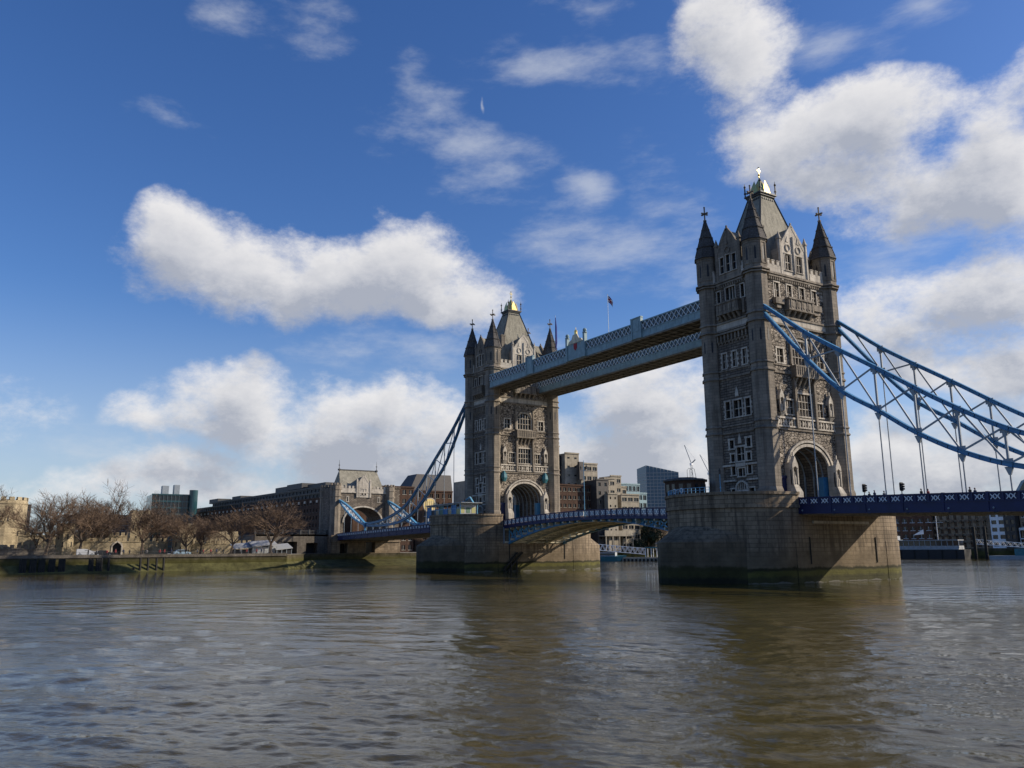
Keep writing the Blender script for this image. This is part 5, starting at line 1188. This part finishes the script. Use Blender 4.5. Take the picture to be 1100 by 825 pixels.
# ================================================================== BUILDINGS
def block(parent,O,U,L,z0,z1,dep,m,rows,cols,wr=.55,hr=.5,gm='glass',fm=None,part='wall',roof='lead',flat=True,recess=.35):
    """oblong storeyed block; O lower-left of the front, U along the front; windows in real recesses"""
    O=Vector(O);U=Vector(U).normalized();Z=Vector((0,0,1));Nn=U.cross(Z); g=MB(); fh=(z1-z0)/rows; holes=[]
    cw=L/cols
    for r_ in range(rows):
        for c in range(cols): holes.append((cw*(c+.5-wr/2),z0+fh*(r_+.5-hr/2),cw*wr,fh*hr))
    g.wall(O,U,L,z0,z1,holes,recess)
    P=lambda a,d,z:tuple(Vector((O.x,O.y,0))+U*a-Nn*d+Z*z)
    g.add([P(0,0,z0),P(0,0,z1),P(0,dep,z1),P(0,dep,z0)],[(0,1,2,3)]); g.add([P(L,0,z0),P(L,0,z1),P(L,dep,z1),P(L,dep,z0)],[(3,2,1,0)]); g.add([P(0,dep,z0),P(L,dep,z0),P(L,dep,z1),P(0,dep,z1)],[(3,2,1,0)][:1])
    g.add([P(0,0,z1),P(L,0,z1),P(L,dep,z1),P(0,dep,z1)],[(0,1,2,3)]); g.obox(Vector(P(L/2,-.05,z1+.2)),U,Nn,Z,L/2+.1,.25,.3)
    w=g.build(part,m,parent)
    b=MB()
    for r_ in range(rows): b.add([P(cw*.1,recess-.01,z0+fh*(r_+.5-hr/2)-.05),P(L-cw*.1,recess-.01,z0+fh*(r_+.5-hr/2)-.05),P(L-cw*.1,recess-.01,z0+fh*(r_+.5+hr/2)+.05),P(cw*.1,recess-.01,z0+fh*(r_+.5+hr/2)+.05)],[(0,1,2,3)])
    b.build('window_row',gm,w)
    if fm:
        b=MB()
        for h in holes:
            b.obox(Vector((O.x,O.y,0))+U*(h[0]+h[2]/2)+Z*(h[1]+h[3]/2)-Nn*(recess*.6),U,Nn,Z,.05,.05,h[3]/2); b.obox(Vector((O.x,O.y,0))+U*(h[0]+h[2]/2)+Z*(h[1]-.08)+Nn*.06,U,Nn,Z,h[2]/2+.12,.1,.08)
        b.build('window_frame',fm,w)
    return w
# long dark brown brick office
t=thing('office_building','long dark brown brick office block with setback glazed roof storeys behind the castle','building',(-250,15,0)); A=Vector((-452+250,-5-15,0)); B=Vector((0,0,0)); U=(B-A).normalized(); L=(B-A).length; Nn=U.cross(Vector((0,0,1)))
block(t,A,U,L,3.9,27.5,20,'brick_brown',7,62,.42,.5,fm='cabin_dark')
block(t,A-Nn*2.5,U,L-4,27.5,30.3,16,'cabin_dark',1,48,.86,.7,part='attic',gm='dark'); block(t,A-Nn*5+U*25,U,L-32,30.3,33.3,12,'lead',1,40,.86,.6,part='roof_storey',gm='dark')
for a,w,h in ((20,16,2.6),(60,14,2.2),(130,24,3.2),(168,20,2.4)): g=MB(); c=A+U*a-Nn*11; g.obox(c+Vector((0,0,33.3+h/2)),U,Nn,(0,0,1),w/2,4,h/2); g.build('plant_room','lead',t)
g=MB(); c=A+U*(L-55)-Nn*8; g.obox(c+Vector((0,0,35.3)),U,Nn,(0,0,1),9,3.5,1.3); g.build('roof_lantern','lead',t)
g=MB()
for k in range(62):
    if k%2: continue
    c=A+U*(L*(k+.5)/62)+Nn*.1; g.obox(c+Vector((0,0,26.4)),U,Nn,(0,0,1),.9,.12,.55)
g.build('pale_panel','trim',t)
# green glass block
t=thing('office_building','green glazed office block with stair drum and rooftop boxes left of the brick block','building',(-420,-30,0))
block(t,(0,-3,0),(0,1,0),21,3.9,37,20,'green_glass',9,10,.86,.75,gm='glass'); 
g=MB(); g.tube([(1,19.5,3.9),(1,19.5,40)],2.4,n=16); g.build('stair_drum','green_glass',t)
g=MB(); g.box(-9,-4,3,6.5,37,42.5); g.box(-9,-4,9.5,12.5,37,43.2); g.build('rooftop_box','steel',t)
g=MB()
for k in range(10): g.box(.0,.12,-3+k*2.1,-2.94+k*2.1,3.9,37)
g.build('fin','steel',t)
t=thing('office_building','low dark glazed office roofline far behind the castle trees','building',(-430,-62,0)); block(t,(0,-10,0),(0,1,0),40,3.9,25,20,'cabin_dark',7,16,.7,.5,fm='steel')
t=thing('office_building','dark office roof glimpsed far behind the leftmost trees','building',(-430,-120,0)); block(t,(0,-10,0),(0,1,0),38,3.9,30,20,'cabin_dark',7,16,.6,.5)
# offices between gatehouse and farther tower
t=thing('office_building','brown brick block with dark mansard roof just right of the gatehouse','building',(-226,34,0)); block(t,(0,-8,0),(0,1,0),15,3.9,30.5,15,'brick_brown',7,5,.55,.5,fm='trim')
g=MB(); g.prism([(-15,-8),(0,-8),(0,7),(-15,7)],30.5,31.2,top=[(-13,-6),(-2,-6),(-2,5),(-13,5)]); g.build('roof','lead',t)
t=thing('office_building','dark office block with chamfered brown roof behind the near-side chain','building',(-250,64,0)); block(t,(0,-14,0),(0,1,0),22,3.9,31,16,'brick_brown',7,7,.5,.5,fm='concrete')
g=MB(); g.prism([(-16,-14),(0,-14),(0,8),(-16,8)],31,39,top=[(-12,-9.5),(-2,-9.5),(-2,8),(-12,8)]); g.build('roof','cabin_dark',t)
t=thing('office_building','beige stone banded office with white ribs, left of the farther tower','building',(-214,72,0)); block(t,(0,-9,0),(0,1,0),26,3.9,34,18,'concrete',8,9,.8,.28,fm='concrete')
g=MB(); g.box(0.05,1.1,-9.6,-8.2,3.9,36); g.box(0.05,1.3,-5.6,-4.5,3.9,27); g.bar((.7,-8.9,33),(.7,-5,27),1.1); g.build('rib','trim',t)
g=MB(); g.add([(-2,-4,34),(-2,17,34),(-2,17,44),(-14,-4,34),(-14,17,34),(-14,17,44)],[(0,1,2),(3,5,4),(0,2,5,3),(1,4,5,2)]); g.build('sloped_roof','cabin_dark',t)
g=MB(); g.bar((-1.9,-4,34.3),(-1.9,17,44.3),.6,1.0); g.build('roof_edge','trim',t)
t=thing('office_building','orange brick and white corner building below the gold disc','building',(-240,57,0)); block(t,(0,-5,0),(0,1,0),9,3.9,22,8,'brick_tan',5,4,.5,.5,fm='white')
t=thing('clock_disc','large round gold disc mounted on the building behind the chain','disc',(-218,44.3,22.8)); g=MB(); g.tube([(0,0,0),(.5,0,0)],2.9,n=28); g.build('disc','gilt',t); g=MB(); g.tube([(3.0*0+.3,2.9*math.cos(a),2.9*math.sin(a)) for a in [2*math.pi*k/28 for k in range(29)]],.28,n=6); g.build('rim','trim',t)
g=MB()
for k in range(5): g.box(.5,.6,-1.8+k*.9-.12,-1.8+k*.9+.12,-2,2)
g.build('relief','cream',t); g=MB(); g.bar((-1,0,0),(-1,0,-19),.5); g.bar((-1,0,0),(0,0,0),.6); g.build('bracket','steel',t)
# brutalist riverside hotel, stepping down to the right
t=thing('hotel_building','stepped beige concrete riverside hotel with stacked bays right of the farther tower','building',(-190,100,0))
block(t,(-10,-13,0),(0,1,0),11,3.9,48.5,14,'concrete',12,4,.5,.2,part='tower_block'); block(t,(-6,-2,0),(0,1,0),7.5,3.9,45.3,12,'concrete',11,2,.35,.2,part='tower_block')
g=MB(); g.box(-9.95,-8.5,-9.5,-1.8,40,44.5); g.box(-9.9,-8.5,-7.0,-5.8,22,44); g.box(-9.9,-8.6,-3.6,-2.4,22,44); g.build('stair_recess','dark',t)
block(t,(-4,5,0),(0,1,0),9,3.9,41.0,12,'concrete',9,3,.75,.4,gm='glass',fm='trim',part='bay'); g=MB(); g.box(-4,-2.6,3.2,5.6,34,41.6); g.build('duct','cabin_dark',t)
block(t,(0,-13,0),(0,1,0),20,3.9,31.0,10,'brick_brown',8,8,.6,.45,fm='concrete',part='lower_block')
block(t,(1,13.5,0),(0,1,0),6,3.9,34.5,10,'concrete',8,2,.75,.4,fm='trim',part='bay'); block(t,(4,7,0),(0,1,0),6.5,3.9,33.5,8,'cabin_dark',8,2,.4,.4,part='recess_block'); block(t,(6.5,11,0),(0,1,0),5.2,3.9,27.5,7,'concrete',7,2,.3,.3,part='projecting_bay')
block(t,(5,19.5,0),(0,1,0),10,3.9,27.5,10,'concrete',6,3,.8,.4,fm='trim',part='bay'); block(t,(-2,19.5,0),(0,1,0),6,3.9,36.0,8,'concrete',8,2,.7,.4,fm='trim',part='bay'); block(t,(-4,25,0),(0,1,0),5,3.9,31.5,8,'concrete',7,2,.8,.4,part='bay')
g=MB(); g.box(-7,-3,-11,-7,48.5,49.6); g.ball((-6,-9,49.6),1.4,n=8,m=5); g.build('rooftop_plant','evergreen',t)
g=MB(); g.box(2,8,7.5,24,9.8,10.2); g.box(7.8,8.2,7.5,24,9.9,12.2)
for k in range(5): g.box(7.6,8.1,8+k*3.6,8.4+k*3.6,3.9,9.8)
g.build('terrace','concrete',t)
t=thing('apartment_building','blue-grey glazed apartment block behind the right end of the hotel','building',(-215,150,0)); block(t,(0,-6,0),(0,1,0),12,3.9,35,12,'walk_blue',8,5,.8,.6,fm='steel'); block(t,(-2,4,0),(0,1,0),8,3.9,31,12,'walk_blue',7,3,.8,.6,part='wing')
t=thing('warehouse','low grey curved-roof shed beyond the central span','building',(-182,141,0)); g=MB(); 
g.add([(0,-6+12*k/8,15.6+3.2*math.sin(math.pi*k/8)) for k in range(9)]+[(-14,-6+12*k/8,15.6+3.2*math.sin(math.pi*k/8)) for k in range(9)],[(k,k+1,k+10,k+9) for k in range(8)]+[tuple(range(9))]); g.build('roof','walk_blue',t); g=MB(); g.box(-14,-.1,-6,6,3.9,15.6); g.build('wall','concrete',t)
t=thing('warehouse','pale grey gabled shed left of the blue glass tower','building',(-178,158,0)); g=MB(); g.box(-12,0,-7,7,3.9,14.8); g.build('wall','canvas',t); g=MB(); g.add([(.2,-7.3,14.8),(.2,7.3,14.8),(.2,0,17.6),(-12,-7.3,14.8),(-12,7.3,14.8),(-12,0,17.6)],[(0,1,2),(0,2,5,3),(1,4,5,2)]); g.build('roof','steel',t)
# blue glass tower with cranes
t=thing('glass_tower','distant blue glass tower with a slanting top, left of the nearer tower','skyscraper',(-590,500,0))
g=MB(); vs=[(-10,-14,3.9),(12,-20,3.9),(34,6,3.9),(10,16,3.9)]; zt2=[90,92,84,82]; g.add(vs+[(v[0],v[1],z) for v,z in zip(vs,zt2)],[(0,1,5,4),(1,2,6,5),(2,3,7,6),(3,0,4,7),(4,5,6,7)]); g.build('curtain_wall','blue_glass',t)
g=MB()
a,b_=Vector(vs[1]),Vector(vs[2])
for k in range(22): z=8+k*3.6; g.bar((a.x+.2,a.y-.2,z),(b_.x+.2,b_.y-.2,z),.3,.5) if z<84 else None; g.bar((vs[0][0],vs[0][1]-.2,z),(vs[1][0],vs[1][1]-.2,z),.3,.5)
for k in range(10): s=k/9; p=a.lerp(b_,s); g.bar((p.x+.2,p.y-.2,4),(p.x+.2,p.y-.2,92-8*s),.3)
g.build('mullion','steel',t)
for (x,y,z,l,an,lab) in ((-540,510,112,26,2.0,'slender tower crane with raised jib beside the blue glass tower'),(-530,525,102,24,1.1,'second tower crane with lower jib right of the blue glass tower')):
    t=thing('tower_crane',lab,'crane',(x,y,3.9)); g=MB(); 
    for ex in(-.7,.7):
        for ey in(-.7,.7): g.bar((ex,ey,0),(ex,ey,z-24),.22)
    for k in range(int((z-24)/3)): g.bar((-.7,-.7,k*3),(.7,.7,k*3+3),.16); g.bar((.7,-.7,k*3),(-.7,.7,k*3+3),.16)
    g.build('mast','steel',t); g=MB(); g.bar((0,0,z-24),(-6 if an>1.5 else -9,-3,z-4),.7); g.bar((0,0,z-24),(4,2,z-20),1.0); g.bar((4,2,z-20),(-6 if an>1.5 else -9,-3,z-4),.12); g.build('jib','steel',t)
    g=MB(); g.box(-1.3,1.3,-1.3,1.3,z-26,z-23.5); g.build('cab','white',t)
# right-hand bank: brick flats, glazed bay block, warehouses
t=thing('apartment_building','brown brick riverside flats with white-lined balconies right of the nearer pier','building',(-131,256,0))
block(t,(-17.2,-18.3,0),(.933,.36,0),26,3.9,21.5,12,'brick_red',5,8,.6,.5,fm='white'); block(t,(6,-8,0),(1,.12,0),30,3.9,18.8,12,'brick_pale',5,10,.42,.6,fm='brick_red',part='terrace')
g=MB(); g.add([(6,-8,18.8),(36,-4.4,18.8),(36,2,23),(6,-2,23)],[(0,1,2,3)]); g.build('roof','walk_blue',t); g=MB()
for k in range(4): g.box(9+k*6.5,11+k*6.5,-7.6+k*.8,-5.4+k*.8,19.6,21.4)
g.build('dormer','glass',t)
g=MB()
for r_ in range(4):
    for c in range(9): x=8+c*3.2; y=-8+.12*(x-6); g=MB(); g.box(x,x+1.6,y-1.2,y-.05,6+r_*3,6.9+r_*3); g.build('balcony','brick_tan',t)
t=thing('office_building','glazed stair tower with white balconies on the right bank behind the hangers','building',(-96,256,0)); block(t,(-2,-10,0),(1,0,0),6,3.9,22,10,'white',6,2,.7,.55); block(t,(4,-11,0),(1,0,0),4.5,3.9,22,10,'cabin_dark',6,2,.6,.5,part='dark_bay')
t=thing('warehouse','yellow brick riverside warehouse with arched shopfronts at the right edge','building',(-84,258,0)); block(t,(-3,-10,0),(1,0,0),46,3.9,19,16,'brick_pale',4,15,.5,.5,fm='white')
g=MB()
for k in range(7): x=-3+k*6.6; g.add([(x,-10.2,19),(x+6.6,-10.2,19),(x+3.3,-10.2,22),(x,6,19),(x+6.6,6,19),(x+3.3,6,22)],[(0,1,2),(0,2,5,3),(1,4,5,2)])
g.build('roof','slate',t)
g=MB(); g.box(-3,43,-11.6,-10.1,11.0,12.0); g.box(-3,43,-11.6,-10.1,7.4,7.8); 
for k in range(16): g.box(-3+k*3,-2.8+k*3,-11.6,-11.3,3.9,11)
g.build('balcony','white',t)
t=thing('warehouse','long brick warehouse on the far bank beyond the right edge','building',(-20,275,0)); block(t,(-2,-10,0),(.97,.2,0),90,3.9,20,16,'brick_brown',5,26,.5,.5,fm='white')

# ================================================================== PONTOONS, GANGWAYS, BOATS
t=thing('floating_pier','dark-hulled floating restaurant pier with white glazed saloon on the right bank','floating pier',(-102,206,0),R(16))
g=MB(); g.box(-19,14,-5,5,-1,3.6); g.build('hull','dark',t)
g=MB(); g.box(-14,12,-4,4,3.6,4.0); g.box(-14,12,-4.3,4.3,7.0,7.3); 
for k in range(14): g.box(-14+k*2,-13.8+k*2,-4,-3.8,4,7)
g.box(-14,12,-3.9,3.9,4,5.0); g.build('saloon','canvas',t); g=MB(); g.box(-13.9,11.9,-3.85,3.85,5,7); g.build('window_row','glass',t)
g=MB(); g.box(-18,-14.2,-3.5,3.5,3.6,7.0); g.box(-18,-10,-3,3,7.3,7.5); g.build('wheelhouse','steel',t); g=MB(); g.box(-17.5,-11,-3.3,3,7.5,9.0); g.build('upper_cabin','canvas',t)
g=MB(); g.bar((4,0,7.3),(4,0,17),.16); g.bar((1.5,0,14),(6.5,0,14),.1); g.add([(-1,-.1,11.5),(-5,-.1,9.2),(-1,-.1,9.6)],[(0,1,2)]); g.build('mast','white',t)
g=MB()
for k in range(7): g.box(-19+k*5,-18.5+k*5,-5.15,-4.9,.2,3.4)
g.build('fender','timber',t)
t=thing('gangway','pale trussed gangway sloping from the floating pier to the right bank','gangway',(-84,216,3.2),R(14))
g=MB(); 
for y in(-1,1):
    g.bar((-4,y,4.2),(22,y,1.6),.16); g.bar((-4,y,2.4),(22,y,0.2),.2)
    for k in range(13): x=-4+k*2; f=(x+4)/26; g.bar((x,y,2.4-2.2*f),(x+1,y,4.15-2.6*f),.1); g.bar((x+1,y,4.15-2.6*f),(x+2,y,2.3-2.2*f),.1)
g.build('truss','white',t)
for i,(x,y,h,l) in enumerate(((-84.5,208,15,'tall dark mooring pile left of its twin at the right bank'),(-81.5,210,15,'tall dark mooring pile right of its twin at the right bank'))):
    o=MB().tube([(x,y,-3),(x,y,h-3)],.55,n=10).build('mooring_pile','timber'); tag(o,l,'mooring pile','mooring piles at the right bank')
t=thing('pontoon','low grey pontoon with orange-grey fender edge moored at the right edge','pontoon',(-62,214,0),R(12)); g=MB(); g.box(-18,30,-4,4,-.5,1.3); g.build('deck','steel',t); g=MB(); g.box(-10,0,-2,2,1.3,3.8); g.build('shelter','teal',t)
# centre gap
t=thing('pontoon','long concrete-edged pontoon under the central span before the hotel','pontoon',(-158,101,0),R(34)); g=MB(); g.box(-14,30,-3,3,-.5,1.5); g.build('deck','concrete',t)
g=MB()
for k in range(30): g.box(-14+k*1.5,-13.2+k*1.5,-3.2,-3.0,-.2,.9)
g.build('fender','timber',t)
t=thing('pier_shelter','teal-roofed white-framed shelter on the pontoon left of the nearer pier','shelter',(-152,108,1.5),R(34))
g=MB(); g.box(-3.5,3.5,-1.8,1.8,3.4,3.8); g.build('roof','teal',t); g=MB()
for x in(-3.3,-1.1,1.1,3.3):
    for y in(-1.6,1.6): g.bar((x,y,0),(x,y,3.4),.22)
g.build('frame','white',t)
t=thing('river_boat','small teal and white boat moored at the central pontoon','boat',(-163.5,94.5,0),R(34)); g=MB(); g.add([(-6,-1.6,0),(4,-1.6,0),(6.5,0,.2),(4,1.6,0),(-6,1.6,0),(-6,-1.9,1.8),(4,-1.9,1.9),(7.2,0,2.3),(4,1.9,1.9),(-6,1.9,1.8)],[(0,5,6,1),(1,6,7,2),(2,7,8,3),(3,8,9,4),(4,9,5,0),(5,9,8,7,6)]); g.build('hull','teal',t); g=MB(); g.box(-4,3,-1.3,1.3,1.85,3.4); g.build('cabin','canvas',t); g=MB(); g.box(-3.8,2.8,-1.34,1.34,2.3,3.0); g.build('window','glass',t)
t=thing('gangway','white zigzag-trussed gangway between the farther pier and the central pontoon','gangway',(-170,98,3.8),R(62)); g=MB()
for y in(-1,1):
    g.bar((-8,y,3.2),(16,y,1.0),.2); g.bar((-8,y,.9),(16,y,-1.3),.24)
    for k in range(12): x=-8+k*2; f=(x+8)/24; g.bar((x,y,.9-2.2*f),(x+1,y,3.1-2.2*f),.14); g.bar((x+1,y,3.1-2.2*f),(x+2,y,.7-2.2*f),.14)
g.build('truss','white',t)
t=thing('parasol','white parasol on the riverside terrace before the evergreen tree','parasol',(-176,132,3.9)); g=MB(); g.bar((0,0,0),(0,0,3),.1); g.build('pole','steel',t); g=MB(); g.ngon(0,0,2.2,2.7,3.7,8,r1=.05); g.build('canopy','canvas',t)
